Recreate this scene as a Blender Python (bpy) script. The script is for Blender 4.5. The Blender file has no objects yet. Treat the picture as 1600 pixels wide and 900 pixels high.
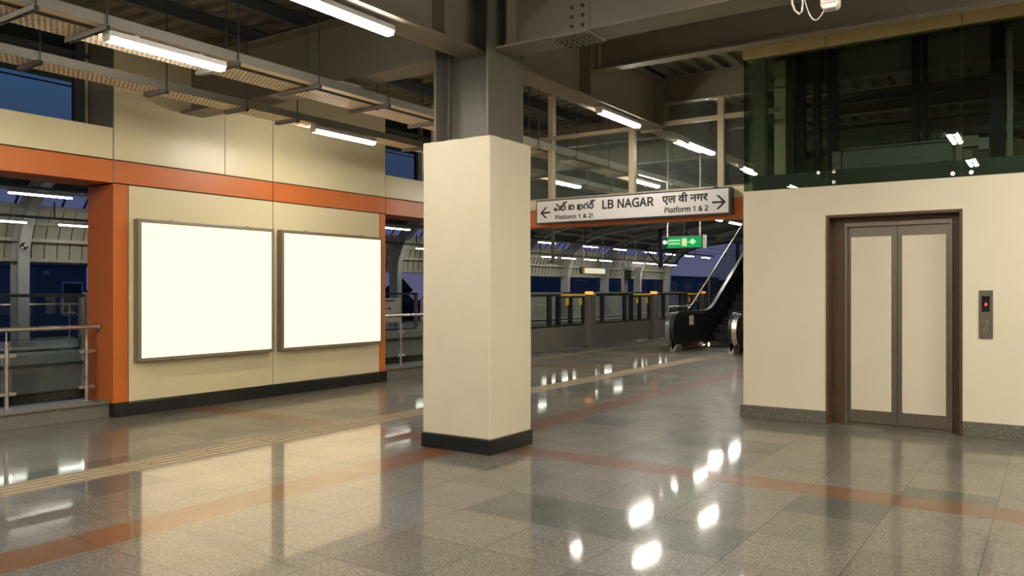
import bpy, bmesh, math, random
from mathutils import Vector

sc = bpy.context.scene
random.seed(7)
R = math.radians

# ------------------------------------------------------------------ camera, sky, exposure
cam_d = bpy.data.cameras.new('camera')
cam = bpy.data.objects.new('camera', cam_d)
sc.collection.objects.link(cam)
cam.location = (0, 0, 1.5)
cam.rotation_euler = (R(90), 0, R(34.0))
cam_d.sensor_width = 36.0
cam_d.lens = 1260 / 1600 * 36.0
cam_d.shift_y = 4 / 1600
cam_d.clip_end = 600
sc.camera = cam

sc.view_settings.view_transform = 'Standard'
sc.view_settings.look = 'None'
sc.view_settings.gamma = 1
sc.view_settings.use_curve_mapping = False
sc.view_settings.exposure = 0.0
TUBE = 120.0         # radiance of the tube lights
TUBE_FAR = 30.0      # radiance of the smaller tubes of the far platform
BOX = (1.95, 1.48, 0.86)   # radiance of the advertising light boxes

world = bpy.data.worlds.new('dusk_sky')
sc.world = world
world.use_nodes = True
wn, wl = world.node_tree.nodes, world.node_tree.links
wn.clear()
wo = wn.new('ShaderNodeOutputWorld'); wb = wn.new('ShaderNodeBackground')
tc = wn.new('ShaderNodeTexCoord'); sx = wn.new('ShaderNodeSeparateXYZ'); cr = wn.new('ShaderNodeValToRGB')
wl.new(tc.outputs['Generated'], sx.inputs[0]); wl.new(sx.outputs['Z'], cr.inputs[0])
e = cr.color_ramp.elements
e[0].position = 0.0; e[0].color = (0.100, 0.098, 0.175, 1)
e[1].position = 0.45; e[1].color = (0.035, 0.075, 0.190, 1)
k = e.new(0.12); k.color = (0.060, 0.075, 0.170, 1)
k = e.new(0.22); k.color = (0.065, 0.125, 0.300, 1)
wl.new(cr.outputs[0], wb.inputs[0]); wb.inputs[1].default_value = 1.0
wl.new(wb.outputs[0], wo.inputs[0])

# ------------------------------------------------------------------ materials
def nt_new(name):
    m = bpy.data.materials.new(name); m.use_nodes = True
    nt = m.node_tree; nt.nodes.clear()
    out = nt.nodes.new('ShaderNodeOutputMaterial')
    return m, nt, out

class G:
    """tiny node-graph helper"""
    def __init__(s, nt): s.nt = nt
    def n(s, t, **kw):
        x = s.nt.nodes.new(t)
        for k_, v in kw.items(): setattr(x, k_, v)
        return x
    def put(s, sock, v):
        if isinstance(v, bpy.types.NodeSocket): s.nt.links.new(v, sock)
        elif isinstance(v, (tuple, list)) and len(v) == 3 and len(sock.default_value) == 4: sock.default_value = (*v, 1)
        else: sock.default_value = v
    def math(s, op, a, b=0.0, c=0.0):
        x = s.n('ShaderNodeMath', operation=op)
        s.put(x.inputs[0], a); s.put(x.inputs[1], b); s.put(x.inputs[2], c)
        return x.outputs[0]
    def mix(s, f, a, b):
        x = s.n('ShaderNodeMix', data_type='RGBA')
        s.put(x.inputs[0], f); s.put(x.inputs[6], a); s.put(x.inputs[7], b)
        return x.outputs[2]
    def noise(s, vec, scale, detail=4, rough=.55, dist=0.0):
        x = s.n('ShaderNodeTexNoise')
        if vec is not None: s.put(x.inputs['Vector'], vec)
        x.inputs['Scale'].default_value = scale; x.inputs['Detail'].default_value = detail
        x.inputs['Roughness'].default_value = rough; x.inputs['Distortion'].default_value = dist
        return x.outputs['Fac']
    def ramp(s, f, stops):
        x = s.n('ShaderNodeValToRGB'); s.put(x.inputs[0], f)
        el = x.color_ramp.elements
        while len(el) < len(stops): el.new(0.5)
        for q, (p, c) in zip(el, stops):
            q.position = p; q.color = (*c, 1) if len(c) == 3 else c
        return x.outputs[0]

def pm(name, col, rough=.5, metal=0.0, var=.08, scale=6.0, bump=0.0, speck=None, spec=.5, aniso=None, coat=0.0):
    m, nt, out = nt_new(name); g = G(nt)
    b = g.n('ShaderNodeBsdfPrincipled')
    co = g.n('ShaderNodeTexCoord').outputs['Object']
    if aniso:
        mp = g.n('ShaderNodeMapping'); g.put(mp.inputs['Vector'], co); mp.inputs['Scale'].default_value = aniso
        co = mp.outputs[0]
    f = g.noise(co, scale)
    lo = tuple(max(0, c * (1 - var)) for c in col); hi = tuple(min(1, c * (1 + var)) for c in col)
    c = g.ramp(f, [(.3, lo), (.7, hi)])
    if speck:
        f2 = g.noise(co, speck[0], 2, .7)
        c = g.mix(g.ramp(f2, [(speck[2], (0, 0, 0)), (speck[2] + .08, (1, 1, 1))]), c, speck[1])
        f3 = g.noise(co, speck[0] * .6, 3, .7)
        c = g.mix(g.ramp(f3, [(.56, (0, 0, 0)), (.64, (.6, .6, .6))]), c, tuple(q * .35 for q in col))
    g.put(b.inputs['Base Color'], c)
    r = g.ramp(f, [(.3, (rough * .88,) * 3), (.7, (min(1, rough * 1.12),) * 3)])
    g.put(b.inputs['Roughness'], r)
    b.inputs['Metallic'].default_value = metal
    b.inputs['Specular IOR Level'].default_value = spec
    b.inputs['Coat Weight'].default_value = coat
    if bump:
        bp = g.n('ShaderNodeBump'); g.put(bp.inputs['Height'], f); bp.inputs['Strength'].default_value = bump
        bp.inputs['Distance'].default_value = .02
        g.put(b.inputs['Normal'], bp.outputs[0])
    nt.links.new(b.outputs[0], out.inputs[0])
    return m

def em(name, col, strength):
    m, nt, out = nt_new(name); g = G(nt)
    x = g.n('ShaderNodeEmission'); g.put(x.inputs[0], col); x.inputs[1].default_value = strength
    nt.links.new(x.outputs[0], out.inputs[0])
    return m

def gm(name, tint, refl=1.0, rough=.0, haze=0.0, hazecol=(.5, .55, .5)):
    """a clear pane: tinted see-through with Fresnel mirror and an optional film of dust"""
    m, nt, out = nt_new(name); g = G(nt)
    t = g.n('ShaderNodeBsdfTransparent'); g.put(t.inputs[0], tint)
    gl = g.n('ShaderNodeBsdfGlossy'); gl.inputs['Roughness'].default_value = rough
    lw_ = g.n('ShaderNodeLayerWeight'); lw_.inputs[0].default_value = .5
    fres = g.math('MULTIPLY_ADD', g.math('POWER', lw_.outputs['Facing'], 5.0), .96, .04)
    mx = g.n('ShaderNodeMixShader'); g.put(mx.inputs[0], g.math('MULTIPLY', fres, refl))
    nt.links.new(t.outputs[0], mx.inputs[1]); nt.links.new(gl.outputs[0], mx.inputs[2])
    last = mx.outputs[0]
    if haze:
        d = g.n('ShaderNodeBsdfDiffuse'); g.put(d.inputs[0], hazecol)
        co = g.n('ShaderNodeTexCoord').outputs['Object']
        f = g.ramp(g.noise(co, 3.0, 5, .6), [(.3, (haze * .4,) * 3), (.75, (haze * 1.5,) * 3)])
        m2 = g.n('ShaderNodeMixShader'); g.put(m2.inputs[0], f)
        nt.links.new(last, m2.inputs[1]); nt.links.new(d.outputs[0], m2.inputs[2])
        last = m2.outputs[0]
    nt.links.new(last, out.inputs[0])
    return m

def floor_mat():
    m, nt, out = nt_new('polished_granite_floor'); g = G(nt)
    b = g.n('ShaderNodeBsdfPrincipled')
    co = g.n('ShaderNodeTexCoord').outputs['Object']
    sp = g.n('ShaderNodeSeparateXYZ'); g.put(sp.inputs[0], co)
    X, Y = sp.outputs[0], sp.outputs[1]
    TX, TY = .605, .605
    cx = g.math('DIVIDE', g.math('ADD', X, .34 + TX * 60), TX)
    ix = g.math('FLOOR', cx)
    # every second row of slabs is shifted by half a slab left of the red line
    sh = g.math('MULTIPLY', g.math('MODULO', ix, 2.0), .0)
    cy = g.math('ADD', g.math('DIVIDE', g.math('SUBTRACT', Y, 4.39 - TY * 60), TY), sh)
    iy = g.math('FLOOR', cy)
    # large slabs: some cells are merged by giving pairs one identity
    pair = g.math('FLOOR', g.math('MULTIPLY', g.math('ADD', iy, g.math('MODULO', ix, 2.0)), .5))
    cv = g.n('ShaderNodeCombineXYZ'); g.put(cv.inputs[0], ix); g.put(cv.inputs[1], iy)
    wh = g.n('ShaderNodeTexWhiteNoise', noise_dimensions='2D'); g.put(wh.inputs['Vector'], cv.outputs[0])
    rnd = wh.outputs['Value']
    slab = g.ramp(rnd, [(0, (.040, .050, .043)), (.10, (.072, .080, .067)), (.20, (.125, .120, .095)), (.45, (.165, .148, .115)), (.7, (.150, .143, .120)), (1, (.20, .172, .130))])
    # per-slab swirl
    off = g.n('ShaderNodeVectorMath', operation='MULTIPLY_ADD')
    g.put(off.inputs[0], wh.outputs['Color']); off.inputs[1].default_value = (9, 9, 9); g.put(off.inputs[2], co)
    sw = g.noise(off.outputs[0], 11.0, 5, .62, 2.2)
    slab = g.mix(g.ramp(sw, [(.34, (.62, .62, .62)), (.50, (0, 0, 0))]), slab, (.060, .066, .055))
    fine = g.noise(co, 52.0, 3, .75)
    slab = g.mix(g.ramp(fine, [(.40, (.65, .65, .65)), (.53, (0, 0, 0))]), slab, (.040, .040, .032))
    slab = g.mix(g.ramp(fine, [(.54, (0, 0, 0)), (.66, (.6, .6, .6))]), slab, (.34, .30, .23))
    cr_ = g.noise(co, 160.0, 2, .6)
    slab = g.mix(g.ramp(cr_, [(.58, (0, 0, 0)), (.68, (.5, .5, .5))]), slab, (.02, .02, .018))
    # red granite bands
    def band(v, a, c):
        return g.math('MULTIPLY', g.math('GREATER_THAN', v, a), g.math('LESS_THAN', v, c))
    near = g.math('LESS_THAN', Y, 22.0)
    inside = g.math('GREATER_THAN', X, -9.3)
    red = g.math('MAXIMUM', g.math('MULTIPLY', band(X, -4.99, -4.62), near),
                 g.math('MULTIPLY', g.math('MAXIMUM', band(Y, 6.14, 6.50), band(Y, 13.62, 13.98)), inside))
    redc = g.ramp(g.noise(co, 60.0, 3, .7), [(.3, (.095, .042, .018)), (.7, (.185, .085, .038))])
    slab = g.mix(red, slab, redc)
    # yellowish tactile bands beyond the screen
    tact = g.math('MAXIMUM', band(X, -6.72, -6.33), g.math('MULTIPLY', g.math('MAXIMUM', band(X, -9.62, -9.36), g.math('MULTIPLY', band(Y, 17.3, 17.7), g.math('GREATER_THAN', X, -9.6))), g.math('GREATER_THAN', Y, 13.3)))
    slab = g.mix(tact, slab, g.ramp(g.noise(co, 70.0, 3, .7), [(.3, (.20, .155, .10)), (.7, (.33, .265, .18))]))
    # joints
    def joint(c, w):
        f_ = g.math('FRACT', c)
        d_ = g.math('MINIMUM', f_, g.math('SUBTRACT', 1.0, f_))
        return g.math('LESS_THAN', d_, w)
    j = g.math('MAXIMUM', joint(cx, .0075), joint(cy, .0065))
    def edge(v, a): return g.math('LESS_THAN', g.math('ABSOLUTE', g.math('SUBTRACT', v, a)), .0025)
    slab = g.mix(g.math('MULTIPLY', j, .85), slab, (.035, .033, .028))
    # scuffs and worn patches
    w = g.noise(co, .9, 5, .6)
    slab = g.mix(g.ramp(w, [(.28, (.30, .30, .30)), (.46, (0, 0, 0))]), slab, (.10, .10, .08))
    mp = g.n('ShaderNodeMapping'); g.put(mp.inputs['Vector'], co); mp.inputs['Scale'].default_value = (.55, 1.9, 1)
    st = g.noise(mp.outputs[0], 1.6, 4, .6, .8)
    slab = g.mix(g.ramp(st, [(.27, (.62, .62, .62)), (.36, (0, 0, 0))]), slab, (.052, .054, .045))
    sp2 = g.noise(co, 9.0, 1, .5)
    slab = g.mix(g.ramp(sp2, [(.20, (.8, .8, .8)), (.235, (0, 0, 0))]), slab, (.03, .03, .026))
    g.put(b.inputs['Base Color'], slab)
    g.put(b.inputs['Roughness'], g.ramp(g.noise(co, 2.3, 5, .65), [(.3, (.30,) * 3), (.75, (.42,) * 3)]))
    b.inputs['Coat Weight'].default_value = .62
    b.inputs['Coat IOR'].default_value = 1.5
    g.put(b.inputs['Coat Roughness'], g.ramp(g.noise(co, 1.7, 5, .65), [(.3, (.035,) * 3), (.75, (.10,) * 3)]))
    b.inputs['IOR'].default_value = 1.28
    bp = g.n('ShaderNodeBump'); g.put(bp.inputs['Height'], g.noise(co, 5.0, 2, .5)); bp.inputs['Strength'].default_value = .006
    bp.inputs['Distance'].default_value = .02
    g.put(b.inputs['Normal'], bp.outputs[0])
    nt.links.new(b.outputs[0], out.inputs[0])
    return m

def perf_mat():
    m, nt, out = nt_new('perforated_galvanised_steel'); g = G(nt)
    b = g.n('ShaderNodeBsdfPrincipled'); g.put(b.inputs['Base Color'], (.84, .69, .48))
    b.inputs['Roughness'].default_value = .55; b.inputs['Metallic'].default_value = .0
    co = g.n('ShaderNodeTexCoord').outputs['Object']
    sp = g.n('ShaderNodeSeparateXYZ'); g.put(sp.inputs[0], co)
    P = .046
    u = g.math('DIVIDE', g.math('ADD', sp.outputs[0], 60.0), P)
    v = g.math('DIVIDE', g.math('ADD', sp.outputs[1], 60.0), P)
    v = g.math('ADD', v, g.math('MULTIPLY', g.math('MODULO', g.math('FLOOR', u), 2.0), .5))
    du = g.math('SUBTRACT', g.math('FRACT', u), .5); dv = g.math('SUBTRACT', g.math('FRACT', v), .5)
    d = g.math('SQRT', g.math('ADD', g.math('MULTIPLY', du, du), g.math('MULTIPLY', dv, dv)))
    hole = g.math('LESS_THAN', d, .30)
    t = g.n('ShaderNodeBsdfTransparent')
    mx = g.n('ShaderNodeMixShader'); g.put(mx.inputs[0], hole)
    nt.links.new(b.outputs[0], mx.inputs[1]); nt.links.new(t.outputs[0], mx.inputs[2])
    nt.links.new(mx.outputs[0], out.inputs[0])
    return m

M = {}
M['floor'] = floor_mat()
M['cream'] = pm('cream_metal_panel', (.62, .535, .33), .34, var=.03, scale=1.5)
M['cream_wrap'] = pm('cream_column_wrap', (.66, .595, .44), .48, var=.03, scale=3, bump=.06)
M['cream_wall'] = pm('cream_painted_wall', (.76, .69, .525), .55, var=.02, scale=2)
M['fascia'] = pm('ochre_fascia_panel', (.44, .33, .14), .5, var=.04)
M['orange'] = pm('orange_metal_panel', (.50, .125, .016), .42, var=.04, scale=2)
M['black_granite'] = pm('black_granite', (.010, .012, .010), .22, var=.4, scale=60, speck=(160, (.06, .065, .055), .62))
M['grey_granite'] = pm('grey_granite', (.115, .108, .085), .45, var=.25, scale=60, speck=(90, (.30, .28, .23), .56))
M['brown_granite'] = pm('brown_granite', (.085, .045, .022), .35, var=.25, scale=70, speck=(120, (.17, .10, .055), .57))
M['beam'] = pm('grey_painted_steel', (.20, .172, .128), .6, var=.06, scale=2)
M['col_steel'] = pm('grey_painted_column_steel', (.12, .113, .092), .45, var=.05, scale=2)
M['deck'] = pm('galvanised_deck', (.17, .15, .11), .55, metal=.2, var=.15, scale=5)
M['dark_steel'] = pm('dark_painted_steel', (.035, .040, .042), .55, var=.1)
M['galv'] = pm('galvanised_steel', (.36, .345, .30), .5, metal=.45, var=.1, scale=12)
M['perf'] = perf_mat()
M['trunk'] = pm('beige_painted_trunking', (.84, .67, .46), .5, var=.04)
M['flange'] = pm('grey_tray_flange', (.19, .175, .145), .5, var=.08)
M['rod'] = pm('threaded_rod_steel', (.05, .05, .048), .5, metal=.5)
M['housing'] = pm('grey_lamp_housing', (.52, .52, .50), .45, var=.03)
M['tube'] = em('tube_light_diffuser', (1.0, .925, .81), TUBE)
M['tube_far'] = em('far_tube_light_diffuser', (1.0, .93, .82), TUBE_FAR)
M['stainless'] = pm('brushed_stainless', (.225, .198, .160), .34, metal=.9, var=.12, scale=8, aniso=(30, 30, .6))
M['stainless_rail'] = pm('satin_stainless_tube', (.50, .44, .37), .3, metal=.9, var=.06, scale=8)
M['bronze_alu'] = pm('anodised_grey_frame', (.27, .235, .19), .38, metal=.55, var=.05, scale=10)
M['mullion'] = pm('beige_painted_mullion', (.36, .29, .19), .5, var=.04)
M['box_face'] = em('lit_light_box_face', BOX, 1.0)
M['glass'] = gm('clear_glass', (.90, .93, .91))
M['glass_dark'] = gm('green_tinted_glass', (.69, .755, .705), 1.0)
M['glass_haze'] = gm('dusty_glass', (.80, .85, .82), 1.0, haze=.05)
M['glass_rail'] = gm('grey_balustrade_glass', (.74, .80, .78))
M['white_sign'] = pm('white_sign_face', (.57, .555, .54), .4, var=.02)
M['black_paint'] = pm('black_sign_paint', (.012, .011, .016), .45)
M['sign_rim'] = pm('dark_sign_rim', (.03, .026, .045), .4)
M['green_lit'] = em('lit_green_sign_face', (.018, .36, .10), 1.0)
M['green_dim'] = em('dim_green_sign_face', (.006, .060, .030), 1.0)
M['pale_lit'] = em('lit_pale_sign_mark', (.48, .90, .45), 1.0)
M['yellow_lit'] = em('lit_yellow_sign_mark', (.75, .82, .35), 1.0)
M['white_lit'] = em('lit_white_sign_mark', (.85, .85, .80), 1.0)
M['amber'] = em('amber_beacon', (1.0, .30, .06), 2.2)
M['amber_soft'] = em('warm_entry_lamp', (1.0, .62, .35), 4.0)
M['street'] = em('sodium_street_lamp', (1.0, .55, .30), 14.0)
M['red_led'] = em('red_led_arrow', (1.0, .10, .12), 1.3)
M['yellow'] = pm('yellow_band', (.62, .40, .02), .5)
M['display'] = pm('black_display', (.004, .004, .005), .2)
M['psd_panel'] = pm('brushed_gate_panel', (.235, .215, .185), .42, metal=.7, var=.10, scale=3, aniso=(1, 1, 8))
M['psd_frame'] = pm('black_gate_frame', (.014, .015, .014), .4)
M['black_rubber'] = pm('black_rubber_handrail', (.012, .012, .012), .38)
M['black_panel'] = pm('black_balustrade_panel', (.012, .014, .013), .28)
M['step'] = pm('grooved_dark_step', (.028, .030, .028), .5, metal=.3)
M['chrome'] = pm('polished_trim', (.62, .60, .55), .22, metal=.95)
M['sticker'] = pm('cream_safety_sticker', (.62, .57, .40), .5)
M['white_plastic'] = pm('white_plastic', (.62, .57, .50), .5, var=.03)
M['grille'] = pm('pale_speaker_grille', (.46, .42, .37), .7, var=.35, scale=140)
M['cladding'] = pm('pale_green_cladding', (.34, .335, .26), .5, var=.06)
M['rib'] = pm('pale_grey_rib', (.42, .43, .40), .5, var=.04)
M['far_concrete'] = pm('platform_concrete', (.55, .52, .45), .7, var=.12, scale=3)
M['far_dark'] = pm('dark_ballast', (.035, .037, .033), .9, var=.4, scale=20, bump=.3)
M['rail_steel'] = pm('rusty_rail', (.10, .08, .06), .5, metal=.5)
M['bld_a'] = pm('blue_grey_render', (.10, .125, .17), .8, var=.06)
M['bld_b'] = pm('pale_mauve_render', (.45, .42, .50), .8, var=.06)
M['bld_win'] = pm('dark_window', (.012, .020, .035), .25)
M['tree'] = pm('dark_tree', (.010, .014, .010), .9, var=.4, scale=8)
M['board'] = pm('cream_board', (.62, .57, .46), .5)
M['wire'] = pm('black_wire', (.01, .01, .012), .6)
M['copper'] = pm('flex_conduit', (.55, .50, .44), .6)

# ------------------------------------------------------------------ mesh helpers
OFF = {}
def smooth(o, ang=40):
    for p in o.data.polygons: p.use_smooth = True
    try: o.data.set_sharp_from_angle(angle=R(ang))
    except Exception: pass

class MB:
    def __init__(s): s.v = []; s.f = []; s.m = []
    def add(s, vs, fs, m=0):
        b = len(s.v); s.v += [tuple(q) for q in vs]
        for f in fs: s.f.append(tuple(i + b for i in f)); s.m.append(m)
        return s
    def box(s, x0, x1, y0, y1, z0, z1, m=0):
        vs = [(x, y, z) for z in (z0, z1) for y in (y0, y1) for x in (x0, x1)]
        return s.add(vs, [(0, 2, 3, 1), (4, 5, 7, 6), (0, 1, 5, 4), (2, 6, 7, 3), (0, 4, 6, 2), (1, 3, 7, 5)], m)
    def extr(s, pts, axis, a, b, m=0):
        """closed 2-D outline swept along axis from a to b (x: pts=(y,z); y: pts=(x,z); z: pts=(x,y))"""
        n = len(pts)
        def P(p, t): return {'x': (t, p[0], p[1]), 'y': (p[0], t, p[1]), 'z': (p[0], p[1], t)}[axis]
        vs = [P(p, a) for p in pts] + [P(p, b) for p in pts]
        fs = [tuple(range(n)), tuple(range(2 * n - 1, n - 1, -1))] + [(i, (i + 1) % n, n + (i + 1) % n, n + i) for i in range(n)]
        return s.add(vs, fs, m)
    def strip(s, path, width_axis, a, b, th, m=0):
        """open 2-D path given thickness th (offset normal) swept along an axis"""
        L = []; Rr = []
        n = len(path)
        for i in range(n):
            p = Vector(path[max(0, i - 1)]); q = Vector(path[min(n - 1, i + 1)])
            d = (q - p).normalized(); nn = Vector((-d.y, d.x))
            c = Vector(path[i]); L.append(tuple(c + nn * th / 2)); Rr.append(tuple(c - nn * th / 2))
        for i in range(n - 1):
            s.extr([L[i], L[i + 1], Rr[i + 1], Rr[i]], width_axis, a, b, m)
        return s
    def cyl(s, p0, p1, r, n=12, m=0, r1=None):
        p0, p1 = Vector(p0), Vector(p1); d = (p1 - p0).normalized()
        a = d.orthogonal().normalized(); b = d.cross(a)
        r1 = r if r1 is None else r1
        vs = [p0 + (a * math.cos(t) + b * math.sin(t)) * r for t in [2 * math.pi * i / n for i in range(n)]]
        vs += [p1 + (a * math.cos(t) + b * math.sin(t)) * r1 for t in [2 * math.pi * i / n for i in range(n)]]
        return s.add(vs, [tuple(range(n)), tuple(range(2 * n - 1, n - 1, -1))] + [(i, (i + 1) % n, n + (i + 1) % n, n + i) for i in range(n)], m)
    def tube(s, pts, r, n=10, m=0):
        pts = [Vector(p) for p in pts]; rings = []
        ref = None
        for i, p in enumerate(pts):
            d = (pts[min(i + 1, len(pts) - 1)] - pts[max(i - 1, 0)]).normalized()
            a = d.orthogonal().normalized() if ref is None else (ref - d * ref.dot(d)).normalized()
            ref = a; b = d.cross(a)
            rings.append([p + (a * math.cos(t) + b * math.sin(t)) * r for t in [2 * math.pi * k_ / n for k_ in range(n)]])
        vs = [v for q in rings for v in q]; fs = [tuple(range(n)), tuple((len(rings) - 1) * n + k_ for k_ in reversed(range(n)))]
        for i in range(len(rings) - 1):
            for k_ in range(n):
                fs.append((i * n + k_, i * n + (k_ + 1) % n, (i + 1) * n + (k_ + 1) % n, (i + 1) * n + k_))
        return s.add(vs, fs, m)
    def build(s, name, mats, parent=None, loc=None, bevel=0.0, smo=False, seg=2):
        if not isinstance(mats, (list, tuple)): mats = [mats]
        off = OFF[parent.name] if parent is not None else Vector(loc or (0, 0, 0))
        me = bpy.data.meshes.new(name)
        me.from_pydata([tuple(Vector(v) - off) for v in s.v], [], s.f)
        for q in mats: me.materials.append(q)
        me.polygons.foreach_set('material_index', s.m)
        bm = bmesh.new(); bm.from_mesh(me)
        bmesh.ops.recalc_face_normals(bm, faces=bm.faces)
        bm.to_mesh(me); bm.free(); me.update()
        o = bpy.data.objects.new(name, me); sc.collection.objects.link(o)
        if parent is not None: o.parent = parent
        else: o.location = off
        OFF[o.name] = off
        if bevel:
            md = o.modifiers.new('bevel', 'BEVEL'); md.width = bevel; md.segments = seg; md.limit_method = 'ANGLE'; md.angle_limit = R(40)
        if smo: smooth(o)
        return o

def thing(name, label, cat, loc=(0, 0, 0), group=None, kind='thing'):
    o = bpy.data.objects.new(name, None); sc.collection.objects.link(o)
    o.location = loc; o.empty_display_size = .1; OFF[o.name] = Vector(loc)
    tag(o, label, cat, group, kind)
    return o
def tag(o, label, cat, group=None, kind='thing'):
    o['label'] = label; o['category'] = cat; o['kind'] = kind
    if group: o['group'] = group
    return o
def struct(o):
    o['kind'] = 'structure'; return o
def sroot(name, loc=(0, 0, 0)):
    o = bpy.data.objects.new(name, None); sc.collection.objects.link(o)
    o.location = loc; o.empty_display_size = .1; OFF[o.name] = Vector(loc); o['kind'] = 'structure'
    return o
def kids(o): return [c for c in bpy.data.objects if c.parent == o]
def dup(o, loc=None, label=None, parent=None, group=None):
    c = o.copy(); sc.collection.objects.link(c)
    if parent is not None: c.parent = parent
    if loc is not None: c.location = loc
    OFF[c.name] = Vector(loc) if loc is not None else Vector((0, 0, 0))
    if label: c['label'] = label
    if group: c['group'] = group
    for ch in kids(o): dup(ch, None, None, c)
    return c
ORD = ['first', 'second', 'third', 'fourth', 'fifth', 'sixth', 'seventh', 'eighth', 'ninth', 'tenth', 'eleventh', 'twelfth']

def sans(t):
    r_ = ''
    for ch in t:
        if 'A' <= ch <= 'Z': r_ += chr(0x1D5A0 + ord(ch) - 65)
        elif 'a' <= ch <= 'z': r_ += chr(0x1D5BA + ord(ch) - 97)
        elif '0' <= ch <= '9': r_ += chr(0x1D7E2 + ord(ch) - 48)
        else: r_ += ch
    return r_
def text(name, body, mat, parent, x0, x1, z0, z1, y, bold=.026):
    """lettering facing -Y, fitted into the rectangle x0..x1, z0..z1 on the plane y"""
    cu = bpy.data.curves.new(name, 'FONT'); cu.body = sans(body); cu.size = 1.0; cu.resolution_u = 4
    cu.bevel_depth = bold; cu.bevel_resolution = 0
    t = bpy.data.objects.new(name, cu); sc.collection.objects.link(t)
    dg = bpy.context.evaluated_depsgraph_get(); dg.update()
    me = bpy.data.meshes.new_from_object(t.evaluated_get(dg))
    bpy.data.objects.remove(t); bpy.data.curves.remove(cu)
    vs = [v.co.copy() for v in me.vertices]
    ax, bx = min(v.x for v in vs), max(v.x for v in vs); az, bz = min(v.y for v in vs), max(v.y for v in vs)
    mb = MB()
    mb.add([(x0 + (v.x - ax) / (bx - ax) * (x1 - x0), y - v.z * .08, z0 + (v.y - az) / (bz - az) * (z1 - z0)) for v in vs],
           [tuple(p.vertices) for p in me.polygons])
    return mb.build(name, mat, parent)

# ------------------------------------------------------------------ large structure
mb = MB()
mb.box(-9.40, 7.0, -7.0, 13.3, -.30, 0)
mb.box(-10.62, 7.0, 13.3, 70.0, -.30, 0)
struct(mb.build('floor', M['floor']))

# raised tactile guide bars set on the floor
mb = MB()
for i in range(4):
    x = -6.70 + i * .098
    y = -6.5
    while y < 17.0:
        mb.box(x, x + .036, y, y + .60, 0, .006)
        y += .62
struct(mb.build('trim_1', pm('beige_tactile_bar', (.30, .235, .145), .4, var=.08), bevel=.002, seg=1))

# track bed and far platform
mb = MB(); mb.box(-19.9, -9.4, -12, 90, -1.75, -1.45); struct(mb.build('floor_trackbed', M['far_dark']))
mb = MB()
for x in (-12.2, -13.65, -16.6, -18.05): mb.box(x - .035, x + .035, -12, 90, -1.45, -1.24)
for x in (-12.9, -17.3): mb.box(x - 1.3, x - .95, -12, 90, -1.45, -1.32, 1); mb.box(x + .95, x + 1.3, -12, 90, -1.45, -1.32, 1)
struct(mb.build('floor_rails', [M['rail_steel'], M['far_concrete']]))
mb = MB()
mb.box(-25.5, -19.75, -12, 90, -.22, 0)
mb.box(-25.5, -20.25, -12, 90, -.95, -.22)
mb.box(-25.5, -20.6, -12, 90, -1.75, -.95, 1)
struct(mb.build('floor_far_platform', [M['far_concrete'], M['far_dark']]))
mb = MB()
mb.box(-10.62, -9.45, 13.2, 90, -1.75, -.30); mb.box(-9.9, -9.35, -12, 13.2, -1.75, -.02)
struct(mb.build('wall_track_edge', M['far_concrete']))

# ---- left wall
WX = -9.22
w = sroot('wall_left', (WX, 7.6, 0))
mb = MB(); mb.box(-9.78, -9.245, 5.275, 9.90, .0, 4.6)
mb.build('wall_core', M['dark_steel'], w)
def panel(y0, y1, z0, z1, mt, name='cladding_panel', x0=-9.25, x1=WX):
    q = MB(); q.box(x0, x1, y0, y1, z0, z1); return q.build(name, mt, w, bevel=.004)
gp = .006
panel(5.452, 7.60 - gp, .165, 2.762, M['cream']); panel(7.60 + gp, 9.768, .165, 2.762, M['cream'])
panel(5.265, 5.44, .165, 2.762, M['orange'], 'pilaster'); panel(9.780, 9.912, .165, 2.762, M['orange'], 'pilaster')
panel(5.265, 7.60 - gp, 2.776, 3.036, M['orange'], 'band'); panel(7.60 + gp, 9.912, 2.776, 3.036, M['orange'], 'band')
panel(5.265, 6.80 - .003, 3.050, 4.43, M['cream']); panel(6.80 + .003, 7.60 - gp, 3.050, 4.43, M['cream']); panel(7.60 + gp, 9.912, 3.050, 4.43, M['cream'])
# returns into the two openings
for (a, b) in ((5.255, 5.275), (9.90, 9.912)):
    q = MB(); q.box(-9.78, -9.2205, a, b, .165, 2.762); q.build('return_panel', M['orange'], w)
    q = MB(); q.box(-9.78, -9.2205, a, b, 2.776, 4.6); q.build('return_panel', M['beam'], w)
# spandrels over the two openings
for (a, b) in ((-7.0, 5.253), (9.924, 13.25)):
    q = MB(); q.box(-9.80, WX, a, b, 2.770, 3.036); q.build('band', M['orange'], w, bevel=.004)
    q = MB(); q.box(-9.80, WX, a, b, 3.050, 3.42); q.build('cladding_panel', M['cream'], w, bevel=.004)
q = MB(); q.box(-9.78, WX - .01, 13.0, 13.25, 0, 4.6); q.build('end_pier', M['cream'], w)
struct(MB().box(-9.27, -9.185, 5.262, 9.914, 0, .158).build('baseboard_left', M['black_granite'], bevel=.003))
# curbs under the railings
for i, (a, b) in enumerate(((-7.0, 5.255), (9.918, 13.0))):
    q = MB(); q.box(-9.80, -9.30, a, b, 0, .165); q.box(-9.80, -9.275, a, b, .165, .192)
    struct(q.build('trim_%d' % (i + 2), M['grey_granite'], bevel=.004))

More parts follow.
